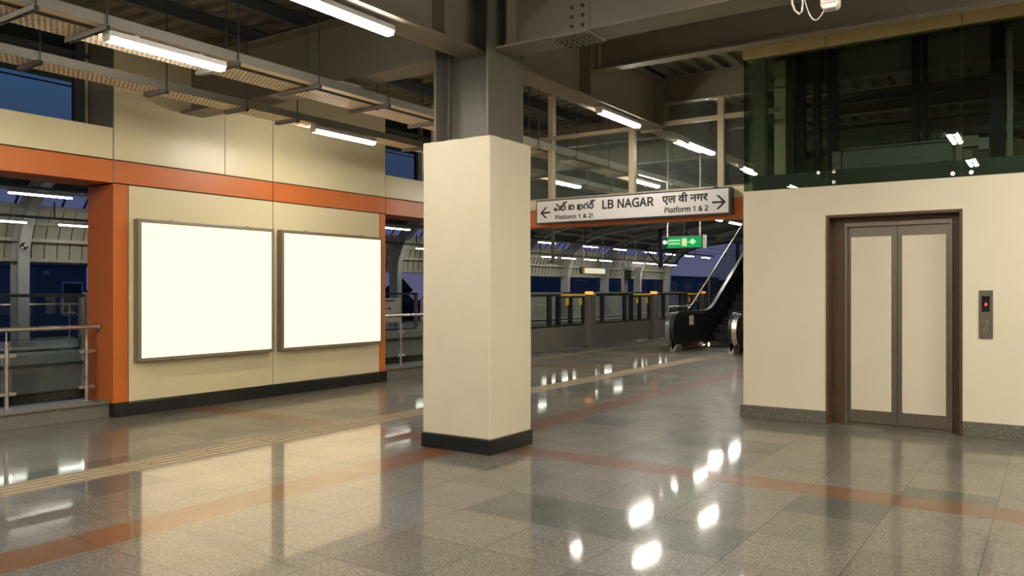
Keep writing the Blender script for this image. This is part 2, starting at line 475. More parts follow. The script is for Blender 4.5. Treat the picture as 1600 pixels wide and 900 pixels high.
# ---- clerestory windows over the spandrels
def window(name, a, b, posts):
    r = sroot(name, (-9.75, (a + b) / 2, 3.42))
    q = MB(); q.box(-9.755, -9.745, a, b, 3.42, 4.58); q.build('pane', M['glass_dark'], r)
    q = MB()
    for p in posts: q.box(-9.80, -9.70, p - .05, p + .05, 3.42, 4.6)
    q.box(-9.79, -9.71, a, b, 3.42, 3.46); q.box(-9.79, -9.71, a, b, 4.30, 4.36); q.box(-9.79, -9.71, a, b, 4.54, 4.6)
    q.build('window_frame', M['dark_steel'], r)
    q = MB(); q.box(-9.79, -9.72, posts[-1] + .07, posts[-1] + .11, 3.42, 4.6); q.build('cover_strip', M['mullion'], r)
window('window_1', -7.0, 5.25, [-4.0, -1.0, 2.0, 5.12])
window('window_2', 9.92, 13.0, [11.35])
# eave outside the clerestory
q = MB(); q.box(-11.1, -9.85, -7, 13.2, 4.33, 4.62); struct(q.build('roof_eave', M['dark_steel']))

# ---- ceiling: steel deck on purlins (left bay) and on joists (right bay)
def deck(axis, a0, a1, b0, b1, z, pitch=.20, h=.045):
    """trapezoidal sheet, ribs running along axis"""
    pts = []; t = a0
    while t < a1:
        pts += [(t, z), (t + pitch * .30, z), (t + pitch * .42, z + h), (t + pitch * .88, z + h)]
        t += pitch
    pts.append((a1, z))
    top = [(p, z + h + .02) for p in (pts[-1][0], pts[0][0])]
    q = MB(); n = len(pts)
    ax = 'x' if axis == 'x' else 'y'
    def P(p, t_): return (t_, p[0], p[1]) if axis == 'x' else (p[0], t_, p[1])
    vs = [P(p, b0) for p in pts] + [P(p, b1) for p in pts]
    q.add(vs, [(i, i + 1, n + i + 1, n + i) for i in range(n - 1)])
    if axis == 'x': q.box(b0, b1, a0, a1, z + h + .004, z + h + .06)
    else: q.box(a0, a1, b0, b1, z + h + .004, z + h + .06)
    return q
cl = sroot('ceiling', (-3, 4, 4.5))
deck('x', -7.0, 10.4, -9.80, -4.645, 4.58, .26, .05).build('deck_sheet', M['deck'], cl)
deck('y', -4.645, 7.0, -7.0, 18.5, 4.43, .24, .055).build('deck_sheet', M['deck'], cl)
deck('x', 10.4, 27.0, -10.62, -8.3, 4.58, .26, .05).build('deck_sheet', M['deck'], cl)
deck('x', 10.4, 18.5, -8.3, -4.645, 4.58, .26, .05).build('deck_sheet', M['deck'], cl)

def ibeam(axis, c, a, b, z0, z1, half, tf=.02, tw=.014, name='steel_beam', mt=None, stiff=()):
    """I-section running along axis at cross position c"""
    q = MB()
    def bx(c0, c1, t0, t1, za, zb):
        if axis == 'x': q.box(t0, t1, c0, c1, za, zb)
        else: q.box(c0, c1, t0, t1, za, zb)
    bx(c - half, c + half, a, b, z0, z0 + tf); bx(c - half, c + half, a, b, z1 - tf, z1)
    bx(c - tw / 2, c + tw / 2, a, b, z0 + tf, z1 - tf)
    for t in stiff: bx(c - half * .95, c + half * .95, t - .006, t + .006, z0 + tf, z1 - tf)
    loc = ((a + b) / 2, c, z0) if axis == 'x' else (c, (a + b) / 2, z0)
    return struct(q.build(name, mt or M['beam'], loc=loc))
BZ = 3.75
ibeam('y', -4.645, -7.0, 6.25, BZ, 4.43, .16, stiff=(5.6,))
ibeam('y', -4.645, 6.30, 18.5, BZ, 4.43, .16, stiff=(8.3, 10.4))
x1b = ibeam('x', 6.30, -4.33, 7.0, BZ, 4.43, .165, stiff=(-4.2,))
ibeam('x', 6.30, -9.22, -5.0, BZ, 4.43, .165)
ibeam('x', 8.42, -4.48, 7.0, 4.07, 4.43, .085, stiff=(-4.42,))
ibeam('x', 10.46, -4.48, 7.0, 4.07, 4.43, .085, stiff=(-4.42,))
for y in (4.2, 2.1, -.5, -3.0): ibeam('x', y, -4.48, 7.0, 4.07, 4.43, .085)
for y in (12.6, 15.0): ibeam('x', y, -9.2, 7.0, 4.07, 4.43, .085)
ibeam('x', -3.5, -9.22, -4.8, BZ, 4.43, .165)
for x in (-7.86, -6.98, -6.0): ibeam('y', x, -7.0, 18.5, 4.431, 4.58, .05, tf=.008, tw=.006, name='roof_purlin', mt=M['dark_steel'])
# bolted splice on the cross girder
q = MB(); q.box(-3.72, -3.34, 6.13, 6.47, BZ - .014, BZ - .001)
for i in range(6):
    for j_ in range(4):
        q.cyl((-3.69 + i * .062, 6.165 + j_ * .09, BZ - .028), (-3.69 + i * .062, 6.165 + j_ * .09, BZ - .014), .017, 6, 1)
q.box(-3.64, -3.42, 6.283, 6.293, 3.80, 4.38)
for z in [3.86 + .085 * i for i in range(6)]:
    for x in (-3.59, -3.48): q.cyl((x, 6.283, z), (x, 6.268, z), .017, 6, 1)
OFF_x1 = OFF[x1b.name]
q.build('splice_plate', [M['beam'], M['dark_steel']], x1b)

# ---- back and right walls of the concourse behind the camera (they only light and mirror)
struct(MB().box(-9.8, 7.2, -7.2, -7.0, 0, 4.6).build('wall_back', M['cream_wall']))
struct(MB().box(7.0, 7.2, -7.0, 18.5, 0, 4.6).build('wall_right', M['cream_wall']))

struct(MB().box(-5.85, 7.2, 18.5, 18.7, 0, 4.6).build('wall_far', M['cream_wall']))
struct(MB().box(-23.9, -23.7, 28.0, 58.0, 0, 1.15).build('wall_far_parapet', M['far_concrete']))

# ------------------------------------------------------------------ lift: wall, door, glazed shaft
LY = 9.5
lw = sroot('wall_lift', (-1, LY, 0))
q = MB()
q.box(-3.085, -2.143, LY, LY + .12, 0, 2.675)
q.box(-.799, 1.6, LY, LY + .12, 0, 2.675)
q.box(-2.143, -.799, LY, LY + .12, 2.345, 2.675)
q.box(-3.085, -2.965, LY + .12, 11.9, 0, 2.675); q.box(1.48, 1.6, LY + .12, 11.9, 0, 2.675); q.box(-3.085, 1.6, 11.9, 12.0, 0, 2.675)
q.build('wall_panel', M['cream_wall'], lw)
q = MB(); q.box(-3.115, -2.143, LY - .025, LY + .02, 0, .145); q.box(-.799, 1.62, LY - .025, LY + .02, 0, .155); q.box(-3.115, -3.075, LY, 11.9, 0, .145)
struct(q.build('baseboard_lift', M['grey_granite'], bevel=.003))

door = thing('elevator_entrance', 'closed twin-leaf elevator door with cream inset panels in a brown granite surround', 'elevator door', (-1.47, LY + .25, 0))
q = MB()
q.box(-2.143, -2.115, LY - .012, LY + .30, 0, 2.345); q.box(-.827, -.799, LY - .012, LY + .30, 0, 2.345)
q.box(-2.115, -.827, LY - .012, LY + .30, 2.315, 2.345)
q.box(-2.115, -1.985, LY + .18, LY + .30, 0, 2.315); q.box(-.905, -.827, LY + .18, LY + .30, 0, 2.315)
q.box(-1.985, -.905, LY + .18, LY + .30, 2.265, 2.315)
q.build('surround', M['brown_granite'], door, bevel=.003)
q = MB(); q.box(-1.985, -1.955, LY + .17, LY + .27, 0, 2.265); q.box(-.935, -.905, LY + .17, LY + .27, 0, 2.265); q.box(-1.955, -.935, LY + .17, LY + .27, 2.215, 2.265)
q.build('jamb_frame', M['stainless'], door, bevel=.003)
q = MB(); q.box(-1.985, -.905, LY + .05, LY + .29, 0, .012); q.build('sill', M['stainless'], door)
for (a, b, pa, pb) in ((-1.955, -1.4465, -1.921, -1.505), (-1.4425, -.935, -1.396, -.972)):
    q = MB(); q.box(a, b, LY + .215, LY + .245, .015, 2.215); lf = q.build('door_leaf', M['stainless'], door, bevel=.003)
    q = MB(); q.box(pa, pb, LY + .212, LY + .2155, .16, 2.103); q.build('inset_panel', M['cream_wall'], lf)['label'] = 'cream inset panel'
q = MB(); q.box(-2.1, -.83, LY + .31, LY + .33, 0, 2.6); q.build('shaft_lining', M['dark_steel'], door)

cp = thing('call_panel', 'stainless elevator call panel with red arrow display, right of the door', 'call panel', (-.59, LY, 1.25))
MB().box(-.652, -.528, LY - .014, LY - .0005, 1.012, 1.502).build('face_plate', M['stainless'], cp, bevel=.003)
dsp = MB().box(-.627, -.556, LY - .017, LY - .0142, 1.285, 1.445).build('display', M['display'], cp)
q = MB(); q.extr([(-.602, 1.345), (-.577, 1.345), (-.577, 1.362), (-.5895, 1.383), (-.602, 1.362)], 'y', LY - .0195, LY - .0172)
q.build('arrow', M['red_led'], dsp)
for z in (1.175, 1.105):
    q = MB(); q.cyl((-.592, LY - .0142, z), (-.592, LY - .021, z), .020, 20); bt = q.build('button', M['chrome'], cp, bevel=.002)
    q = MB(); q.cyl((-.592, LY - .0211, z), (-.592, LY - .0222, z), .013, 16); q.build('button_cap', M['dark_steel'], bt)

gs = thing('glazed_lift_shaft', 'dark green glazed upper shaft above the cream elevator wall', 'lift shaft', (-1, LY, 2.675))
seams = [-3.085, -2.143, -.805, .535, 1.6]
for a, b in zip(seams[:-1], seams[1:]):
    MB().box(a + .005, b - .005, LY, LY + .014, 2.68, 4.24).build('glass_pane', M['glass_dark'], gs)
MB().box(-3.085, -3.071, LY + .03, 11.9, 2.68, 4.24).build('glass_pane', M['glass_dark'], gs)
MB().box(1.586, 1.6, LY + .03, 11.9, 2.68, 4.24).build('glass_pane', M['glass_dark'], gs)
MB().box(-3.05, 1.56, 11.88, 11.9, 2.68, 4.24).build('glass_pane', M['glass_dark'], gs)
for a, b in zip(seams[:-1], seams[1:]):
    MB().box(a + (.004 if a > -3 else 0), b - .004, LY - .02, LY + .10, 4.245, 4.425).build('fascia_panel', M['fascia'], gs, bevel=.003)
MB().box(-3.085, -2.98, LY + .10, 11.9, 4.245, 4.425).build('fascia_panel', M['fascia'], gs, bevel=.003)
for s in (LY + .08,):
    MB().box(-3.0, 1.55, s, s + .16, 2.675, 2.86).build('floor_channel', pm('dark_olive_steel', (.085, .10, .08), .5), gs)
gpost = pm('olive_painted_steel', (.19, .195, .145), .55)
for (x, y, wd) in ((-2.93, LY + .10, .14), (-3.0, 11.2, .10), (-3.0, 11.75, .10), (1.44, LY + .10, .14)):
    MB().box(x - wd / 2, x + wd / 2, y, y + .12, 2.86, 4.43).build('corner_post', gpost, gs)
for z0, z1 in ((4.16, 4.24), (3.62, 3.68), (2.86, 2.92)):
    MB().box(-3.05, -2.97, LY + .22, 11.75, z0, z1).build('side_rail', gpost, gs)
for z0, z1, y in ((4.08, 4.14, 11.78), (3.72, 3.75, 11.78), (3.50, 3.60, 11.80)):
    MB().box(-2.95, 1.5, y, y + .06, z0, z1).build('rear_rail', M['dark_steel'] if z0 > 3.6 else gpost, gs)
for x, wd in ((-2.64, .10), (-2.44, .08), (-2.26, .12), (-1.345, .075), (-1.245, .05), (-.53, .13)):
    MB().box(x - wd / 2, x + wd / 2, 10.3, 10.42, 2.70, 4.43).build('guide_post', M['psd_frame'], gs)
MB().box(-.44, -.385, 10.22, 10.30, 2.70, 4.3).build('guide_rail', M['galv'], gs)
for (x, z) in ((-2.225, 2.83), (-2.058, 2.83), (-2.058, 2.712), (-.888, 2.712), (-.72, 2.712), (-.72, 2.83)):
    q = MB(); q.cyl((x, LY - .012, z), (x, LY + .03, z), .022, 14, r1=.02); q.build('glass_bolt', M['chrome'], gs, smo=True)

car = thing('elevator_car_frame', 'grey crosshead beam of the elevator car behind the dark shaft glass', 'elevator car', (-1.5, 10.2, 2.9))
q = MB(); q.box(-2.11, -.94, 10.18, 10.20, 2.915, 3.165); q.box(-2.11, -.94, 10.12, 10.20, 3.165, 3.18); q.box(-2.11, -.94, 10.12, 10.20, 2.90, 2.915)
q.build('crosshead', pm('grey_green_steel', (.30, .33, .29), .5, metal=.3), car)
for x in (-1.95, -1.55, -1.25):
    MB().cyl((x, 10.155, 3.18), (x, 10.155, 3.20), .025, 8).build('bolt', M['dark_steel'], car)
q = MB(); q.box(-2.22, -2.13, 10.15, 10.22, 2.95, 3.16); q.box(-2.20, -2.14, 10.10, 10.15, 3.0, 3.08); q.build('guide_shoe', M['galv'], car)
q = MB(); q.box(-.92, -.86, 10.12, 10.20, 2.88, 3.23); q.box(-.86, -.70, 10.14, 10.22, 3.08, 3.20); q.box(-.70, -.60, 10.10, 10.20, 3.03, 3.16); q.box(-.84, -.76, 10.12, 10.2, 2.95, 3.04); q.build('guide_bracket', M['galv'], car)
q = MB(); q.cyl((-1.02, 10.10, 2.86), (-1.02, 10.17, 2.86), .085, 20); q.build('pulley', M['dark_steel'], car)
q = MB(); q.box(-2.4, -.3, 10.05, 11.4, 2.68, 2.84); q.build('car_roof', M['dark_steel'], car)

# ------------------------------------------------------------------ glazed partition with the orange beam beyond the column
SY = 10.40
gl = sroot('window_3', (-5.5, SY, 2.45))
XL, XR = -8.55, -2.9
MB().box(XL, XR, SY - .03, SY + .30, 2.46, 2.71).build('beam_cladding', M['orange'], gl, bevel=.004)
MB().box(XL, XR, SY - .025, SY + .28, 2.713, 2.86).build('sill_cladding', M['cream'], gl, bevel=.004)
mul = [-8.52, -6.30, -4.965, -3.67]
for x in mul:
    top = 4.43 if x < -4.7 else 4.05
    q = MB(); q.box(x - .04, x + .04, SY - .03, SY + .07, 2.86, top)
    q.box(x - .055, x - .04, SY - .005, SY + .05, 2.86, top); q.build('mullion', M['mullion'], gl, bevel=.003)
q = MB(); q.box(-3.78, -3.56, SY - .06, SY + .10, 4.045, 4.07); q.build('bracket', M['mullion'], gl)
q = MB()
q.box(XL, -4.81, SY - .02, SY + .06, 3.76, 3.815); q.box(-4.83, -4.46, SY - .02, SY + .06, 3.715, 3.745)
q.box(-4.50, -4.46, SY - .02, SY + .06, 3.715, 3.83); q.box(-4.46, XR, SY - .02, SY + .06, 3.775, 3.83)
q.build('transom', M['mullion'], gl, bevel=.003)
q = MB(); q.box(XL, XR, SY - .02, SY + .06, 2.86, 2.885); q.build('sill_rail', M['mullion'], gl)
ed = mul + [XR]
for a, b in zip(ed[:-1], ed[1:]):
    MB().box(a + .04, b - .04, SY + .02, SY + .028, 2.87, 3.76).build('pane', M['glass_haze'], gl)
for a, b in ((-8.5, -7.95), (-4.43, -3.72), (-3.62, XR)):
    MB().box(a, b, SY + .02, SY + .028, 3.83, 4.06).build('pane', M['glass_haze'], gl)
MB().box(-8.60, -8.46, SY - .05, SY + .32, 0, 4.58).build('end_post', M['cream'], gl)
MB().box(-2.98, -2.84, SY + .0, SY + .3, 2.44, 4.43).build('end_post', M['cream'], gl)

# ------------------------------------------------------------------ column
col = thing('column', 'cream-wrapped square column with grey steel top and black base, centre of the hall', 'column', (-4.665, 6.31, 0))
MB().box(-5.075, -4.255, 5.955, 6.675, 0, .135).build('base_skirting', M['black_granite'], col, bevel=.006)
q = MB(); N = 14
x0, x1, y0, y1 = -5.062, -4.268, 5.968, 6.662
ring = [(x0 + (x1 - x0) * i / N, y0) for i in range(N)] + [(x1, y0 + (y1 - y0) * i / N) for i in range(N)] + \
       [(x1 - (x1 - x0) * i / N, y1) for i in range(N)] + [(x0, y1 - (y1 - y0) * i / N) for i in range(N)]
lv = [.135, .9, 1.7, 2.5, 2.92]
vs = []
for li, z in enumerate(lv):
    for i, p in enumerate(ring):
        zz = z + (.003 * math.sin(i * 1.3) + random.uniform(-.0015, .0015) if li == 4 else 0)
        wv = .0025 * math.sin(i * .9 + li * 1.7)
        cxx, cyy = -4.665, 6.315
        vs.append((p[0] + wv * (1 if p[0] > cxx else -1), p[1] + wv * (1 if p[1] > cyy else -1), zz))
n = len(ring); fs = []
for li in range(4):
    for i in range(n): fs.append((li * n + i, li * n + (i + 1) % n, (li + 1) * n + (i + 1) % n, (li + 1) * n + i))
fs.append(tuple(range(4 * n, 5 * n))); fs.append(tuple(range(n)))
q.add(vs, fs); q.build('cladding', M['cream_wrap'], col, bevel=.012)
q = MB()
q.box(-4.995, -4.968, 6.05, 6.64, 2.90, 4.425); q.box(-4.372, -4.345, 6.05, 6.64, 2.90, 4.425); q.box(-4.968, -4.372, 6.258, 6.282, 2.90, 4.425)
q.box(-4.968, -4.935, 6.225, 6.258, 2.90, 4.425)
q.build('steel_section', M['col_steel'], col, bevel=.003)

# ------------------------------------------------------------------ light boxes
def light_box(y0, y1, z0, z1, label):
    r = thing('light_box', label, 'light box', (WX, (y0 + y1) / 2, z0))
    xf = WX + .11
    q = MB(); fw = .045
    q.box(WX + .001, xf, y0, y0 + fw, z0, z1); q.box(WX + .001, xf, y1 - fw, y1, z0, z1)
    q.box(WX + .001, xf, y0 + fw, y1 - fw, z0, z0 + fw); q.box(WX + .001, xf, y0 + fw, y1 - fw, z1 - fw, z1)
    q.build('frame', M['bronze_alu'], r, bevel=.006)
    MB().box(WX + .06, xf - .012, y0 + fw, y1 - fw, z0 + fw, z1 - fw).build('lit_face', M['box_face'], r)
    for t in (.22, .78):
        yy = y0 + (y1 - y0) * t
        MB().box(xf - .03, xf - .005, yy - .018, yy + .018, z1, z1 + .010).build('latch', M['bronze_alu'], r)
        MB().box(xf, xf + .004, yy - .010, yy + .010, z0 + .008, z0 + .022).build('lock', M['dark_steel'], r)
    return r
light_box(5.505, 7.535, .640, 2.365, 'larger blank lit light box beside the orange pilaster and railing')
light_box(7.665, 9.735, .640, 2.365, 'blank lit light box hung nearest the column')

# ------------------------------------------------------------------ tube lights
def batten(L=1.10, W=.11, name='tube_light', twin=False, small=False, lit='tube'):
    """light at the origin, long axis Y, lit side down; origin at the underside centre"""
    r = thing(name, 'tube light', 'tube light')
    q = MB(); q.extr([(-W / 2, .035), (W / 2, .035), (W / 2 * .75, .085), (-W / 2 * .75, .085)], 'y', -L / 2, L / 2); q.build('housing', M['housing'], r)
    if twin:
        for s in (-1, 1): MB().extr([(s * .045 - .03, .035), (s * .045 - .022, .004), (s * .045 + .022, .004), (s * .045 + .03, .035)], 'y', -L / 2 + .015, L / 2 - .015).build('diffuser', M[lit], r)
    else:
        MB().extr([(-W * .42, .035), (-W * .30, .0), (W * .30, .0), (W * .42, .035)], 'y', -L / 2 + .015, L / 2 - .015).build('diffuser', M[lit], r)
    if not small:
        for s in (-1, 1):
            MB().extr([(-W * .44, .036), (-W * .32, -.002), (W * .32, -.002), (W * .44, .036)], 'y', s * L / 2 - .015 if s > 0 else -L / 2, L / 2 if s > 0 else -L / 2 + .015).build('end_cap', M['white_plastic'], r)
    return r
near = batten()
near.location = (-6.30, 4.08, 3.498); near['label'] = 'lit tube light under the upper cable tray, over the left light box'
for s in (-.3, .3): MB().box(-.03, .03, s - .02, s + .02, .085, .10).build('clip', M['galv'], near)
dup(near, (-7.76, 7.57, 3.498), 'lit tube light under the lower cable tray, above the right light box')
dup(near, (-4.66, 4.53, 3.65), 'long lit tube light under the girder, cut by the top of the picture')
dup(near, (-4.60, 9.26, 3.655), 'lit tube light under the girder right of the column')
dup(near, (-4.52, 11.85, 3.65), 'lit tube light behind the partition glass, nearest the lift shaft')
dup(near, (-7.72, 13.25, 3.498), 'lit tube light behind the partition glass, above the left end of the white sign')
dup(near, (-6.42, 14.05, 3.498), 'lit tube light behind the partition glass, crossing its middle mullion')
dup(near, (-7.72, 16.6, 3.498), 'small lit tube light just above the sign behind the glass, left of the middle mullion')
dup(near, (-6.42, 17.3, 3.498), 'faint far tube light behind the partition glass, right of the middle mullion')
for loc in ((-4.60, 14.6, 3.65), (-4.60, 17.2, 3.65), (-9.6, 22.6, 4.46), (-9.6, 25.2, 4.46), (-9.9, 13.6, 4.46)):  # unseen tubes, added to light the near platform floor
    dup(near, loc, 'unseen lit tube light added over the near platform to light its floor', group='unseen tube lights added over the near platform')
for (loc, lab) in (((-4.60, 1.45, 3.655), 'girder'), ((-4.60, -1.6, 3.655), 'girder'), ((-6.30, .6, 3.498), 'upper tray'), ((-6.30, -2.9, 3.498), 'upper tray'), ((-7.76, 2.0, 3.498), 'lower tray'), ((-7.76, -1.6, 3.498), 'lower tray')):  # rows of tubes carried on out of the frame to supply light
    dup(near, loc, 'lit tube light on the %s, row carried on unseen to add light' % lab, group='tube lights behind the camera')
tw = batten(1.0, .20, 'twin_tube_light', True)
tw.location = (-1.26, 5.30, 3.76); tw['label'] = 'twin tube light over the hall, mirrored in the shaft glass above the car frame'
dup(tw, (-1.24, 2.55, 3.76), 'twin tube light over the hall, mirrored lower down in the shaft glass')
for loc in ((-1.24, -.4, 3.76), (-1.24, -3.4, 3.76), (1.9, 5.3, 3.76), (1.9, 2.5, 3.76), (1.9, -.4, 3.76), (4.8, 5.3, 3.76), (4.8, 2.0, 3.76), (4.8, -1.5, 3.76), (.45, 7.35, 3.76), (1.9, 7.4, 3.76), (4.8, 7.4, 3.76)):  # last three added unseen to brighten the lift wall, the rest extend the rows
    dup(tw, loc, 'unseen twin tube light over the hall, some added to brighten the lift wall', group='twin tube lights behind the camera')

# ------------------------------------------------------------------ cable trays, hangers
def tray(x0, x1, z0, h, y0, y1, label, mats, solid=False):
    r = thing('cable_tray', label, 'cable tray', ((x0 + x1) / 2, (y0 + y1) / 2, z0), 'cable trays under the roof')
    q = MB(); q.box(x0, x1, y0, y1, z0, z0 + (.02 if solid else .0016)); q.build('tray_bottom', mats[0], r)
    for xa, xb in ((x0, x0 + .002), (x1 - .002, x1)):
        MB().box(xa - .001, xb + .001, y0, y1, z0 - .001, z0 + h).build('side_flange', mats[1], r)
    return r
tray(-6.335, -6.225, 3.60, .085, -7, 18, 'narrow solid beige trunking, nearest and highest of the three hung runs', (M['trunk'], M['flange']), True)
tray(-6.79, -6.42, 3.60, .075, -7, 18, 'wide perforated tray hung right beside the beige trunking', (M['perf'], M['flange']))
tray(-8.02, -7.70, 3.60, .085, -7, 18, 'lower perforated cable tray hung closest to the cream wall', (M['perf'], M['flange']))
def hanger(x0, x1, y, label, group, rods):
    r = thing('tray_hanger', label, 'tray hanger', ((x0 + x1) / 2, y, 3.56), group)
    q = MB(); q.box(x0, x1, y - .02, y - .016, 3.557, 3.597); q.box(x0, x1, y + .016, y + .02, 3.557, 3.597); q.box(x0, x1, y - .016, y + .016, 3.593, 3.597)
    q.build('strut', M['flange'], r)
    for x in rods:
        MB().cyl((x, y, 3.55), (x, y, 4.575), .007, 6).build('rod', M['rod'], r)
        MB().cyl((x, y, 3.545), (x, y, 3.557), .016, 6).build('nut', M['rod'], r)
HA = [(2.95, 'at the top left corner of the picture'), (3.49, 'just left of the tube light over the left light box'), (4.72, 'at the right end of the left tube light'),
      (5.70, 'above the seam between the light boxes'), (6.73, 'above the right light box, left of the grey girder end'), (7.76, 'beside the top of the column')]
for y, t in HA: hanger(-6.82, -6.19, y, 'strut under the upper trays, ' + t, 'struts under the upper trays', (-6.205, -6.378))
HB = [(3.68, 'in front of the blue window'), (4.94, 'above the left light box'), (5.94, 'above the seam between the light boxes'), (6.68, 'just left of the lower tube light'), (9.02, 'beside the edge of the column')]
for y, t in HB: hanger(-8.05, -7.64, y, 'strut under the lower tray, ' + t, 'struts under the lower tray', (-7.66,))
for y in (1.9, -.1, 8.85, 9.9, 11.0, 12.1, 13.2, 14.8, 15.6): hanger(-6.82, -6.19, y, 'strut under the upper trays beyond the column or outside the frame', 'far struts under the upper trays', (-6.205, -6.378))
for y in (2.75, 1.1, -.2, 10.3, 11.5, 12.5, 14.0, 15.1): hanger(-8.05, -7.64, y, 'strut under the lower tray beyond the column or outside the frame', 'far struts under the lower tray', (-7.66,))

# ------------------------------------------------------------------ railings in the two openings
def railing(y0, y1, posts, label, ends, glass):
    X = -9.52
    r = thing('railing', label, 'railing', (X, (y0 + y1) / 2, .192))
    q = MB(); q.cyl((X, y0, 1.068), (X, y1, 1.068), .026, 16); q.build('handrail', M['stainless_rail'], r, smo=True)
    for y, s in ends: q = MB(); q.cyl((X, y, 1.068), (X, y + s * .012, 1.068), .046, 18); q.build('wall_rosette', M['stainless_rail'], r)
    for y in posts:
        q = MB(); q.cyl((X, y, .192), (X, y, .93), .024, 14); q.cyl((X, y, .93), (X, y, 1.05), .010, 10); q.cyl((X, y, .192), (X, y, .20), .045, 16)
        po = q.build('post', M['stainless_rail'], r, smo=True)
        for z in (.78, .36):
            q = MB()
            for s in (-1, 1): q.box(X - .022, X + .022, min(y + s * .02, y + s * .095), max(y + s * .02, y + s * .095), z - .018, z + .018)
            q.build('glass_clamp', M['stainless_rail'], po, bevel=.004)
    for a, b in glass:
        MB().box(X - .006, X + .006, a, b, .24, .97).build('glass_panel', M['glass_rail'], r)
    return r
P1 = [5.10, 4.22, 3.3, 2.3, 1.3, .3]
railing(-7, 5.243, P1, 'stainless tube railing with glass infill in the left opening', [(5.231, 1)], [(a + .06, b - .06) for a, b in zip(P1[1:], P1[:-1])])
P2 = [10.05, 10.62, 11.6, 12.7]
railing(9.924, 12.99, P2, 'stainless tube railing seen between the orange pilaster and the column', [(9.936, -1)], [(a + .06, b - .06) for a, b in zip(P2[:-1], P2[1:])])

# ------------------------------------------------------------------ direction sign
sg = thing('direction_sign', 'long white LB NAGAR direction sign with arrows on the orange beam', 'sign', (-4.97, 10.25, 2.49))
MB().box(-6.455, -3.485, 10.215, 10.365, 2.492, 2.845).build('sign_box', M['sign_rim'], sg, bevel=.006)
MB().box(-6.435, -3.512, 10.2115, 10.2149, 2.512, 2.825).build('sign_face', M['white_sign'], sg)
TYp = 10.2085
def arrow(cx, cz, L, H, s):
    q = MB(); t = .022
    xt = cx + s * L / 2; xb = cx - s * L / 2
    q.box(min(xb, xt - s * .02), max(xb, xt - s * .02), TYp, TYp + .002, cz - t * .62, cz + t * .62)
    for k_ in (-1, 1):
        hx = xt - s * H * .52
        q.extr([(xt, cz), (xt - s * .036, cz), (hx - s * .036, cz + k_ * H / 2), (hx, cz + k_ * H / 2)], 'y', TYp, TYp + .002)
    q.build('arrow', M['black_paint'], sg)
arrow(-6.29, 2.655, .17, .165, -1)
arrow(-3.636, 2.652, .185, .185, 1)
text('lettering', 'ఎల్ ఐ ఖగర్', M['black_paint'], sg, -6.14, -5.455, 2.655, 2.800, TYp, .032)
text('lettering', 'Pistlonn 1 & 2!', M['black_paint'], sg, -6.118, -5.49, 2.545, 2.612, TYp)
text('lettering', 'LB NAGAR', M['black_paint'], sg, -5.34, -4.55, 2.655, 2.785, TYp, .030)
text('lettering', 'एल वी नगर', M['black_paint'], sg, -4.432, -3.785, 2.655, 2.815, TYp, .030)
text('lettering', 'Piatform 1 & 2', M['black_paint'], sg, -4.394, -3.783, 2.548, 2.628, TYp)
MB().box(-3.72, -3.68, 10.24, 10.32, 2.845, 2.865).build('bracket', M['sign_rim'], sg)

# green exit sign
gx = thing('exit_sign', 'small green lit exit sign hung below the orange beam', 'exit sign', (-5.88, 14.5, 2.3))
MB().box(-6.302, -5.475, 14.5, 14.60, 2.300, 2.535).build('case', M['dark_steel'], gx, bevel=.008)
fc = MB().box(-6.18, -5.50, 14.494, 14.4985, 2.312, 2.520).build('lit_face', M['green_lit'], gx)
MB().box(-6.285, -6.183, 14.494, 14.4985, 2.312, 2.520).build('dim_face', M['green_dim'], gx)
q = MB(); q.cyl((-6.235, 14.493, 2.425), (-6.235, 14.491, 2.425), .042, 20); q.box(-6.205, -6.17, 14.491, 14.493, 2.40, 2.425); q.box(-6.18, -6.165, 14.491, 14.493, 2.41, 2.46); q.build('pictogram', M['white_lit'], gx)
q = MB()
for zz in (2.437, 2.377):
    x = -6.15
    while x < -5.92:
        wd = random.choice((.018, .026, .034)); q.box(x, x + wd, 14.491, 14.493, zz, zz + random.choice((.030, .036))); x += wd + .007
q.build('lit_marks', M['pale_lit'], gx)
MB().box(-5.885, -5.79, 14.491, 14.493, 2.345, 2.490).build('pictogram', M['yellow_lit'], gx)
q = MB(); q.box(-5.79, -5.72, 14.491, 14.493, 2.412, 2.428); q.cyl((-5.675, 14.493, 2.425), (-5.675, 14.491, 2.425), .052, 20); q.extr([(-5.66, 2.475), (-5.60, 2.425), (-5.66, 2.375)], 'y', 14.491, 14.493); q.build('pictogram', M['pale_lit'], gx)
for x in (-6.20, -5.55): MB().cyl((x, 14.55, 2.535), (x, 14.55, 4.58), .016, 8).build('hanger_tube', M['rib'], gx)
MB().cyl((-5.86, 14.55, 2.535), (-5.86, 14.55, 4.58), .006, 6).build('cable', M['rod'], gx)
MB().box(-5.474, -5.44, 14.49, 14.61, 2.295, 2.545).build('end_plate', M['rib'], gx)

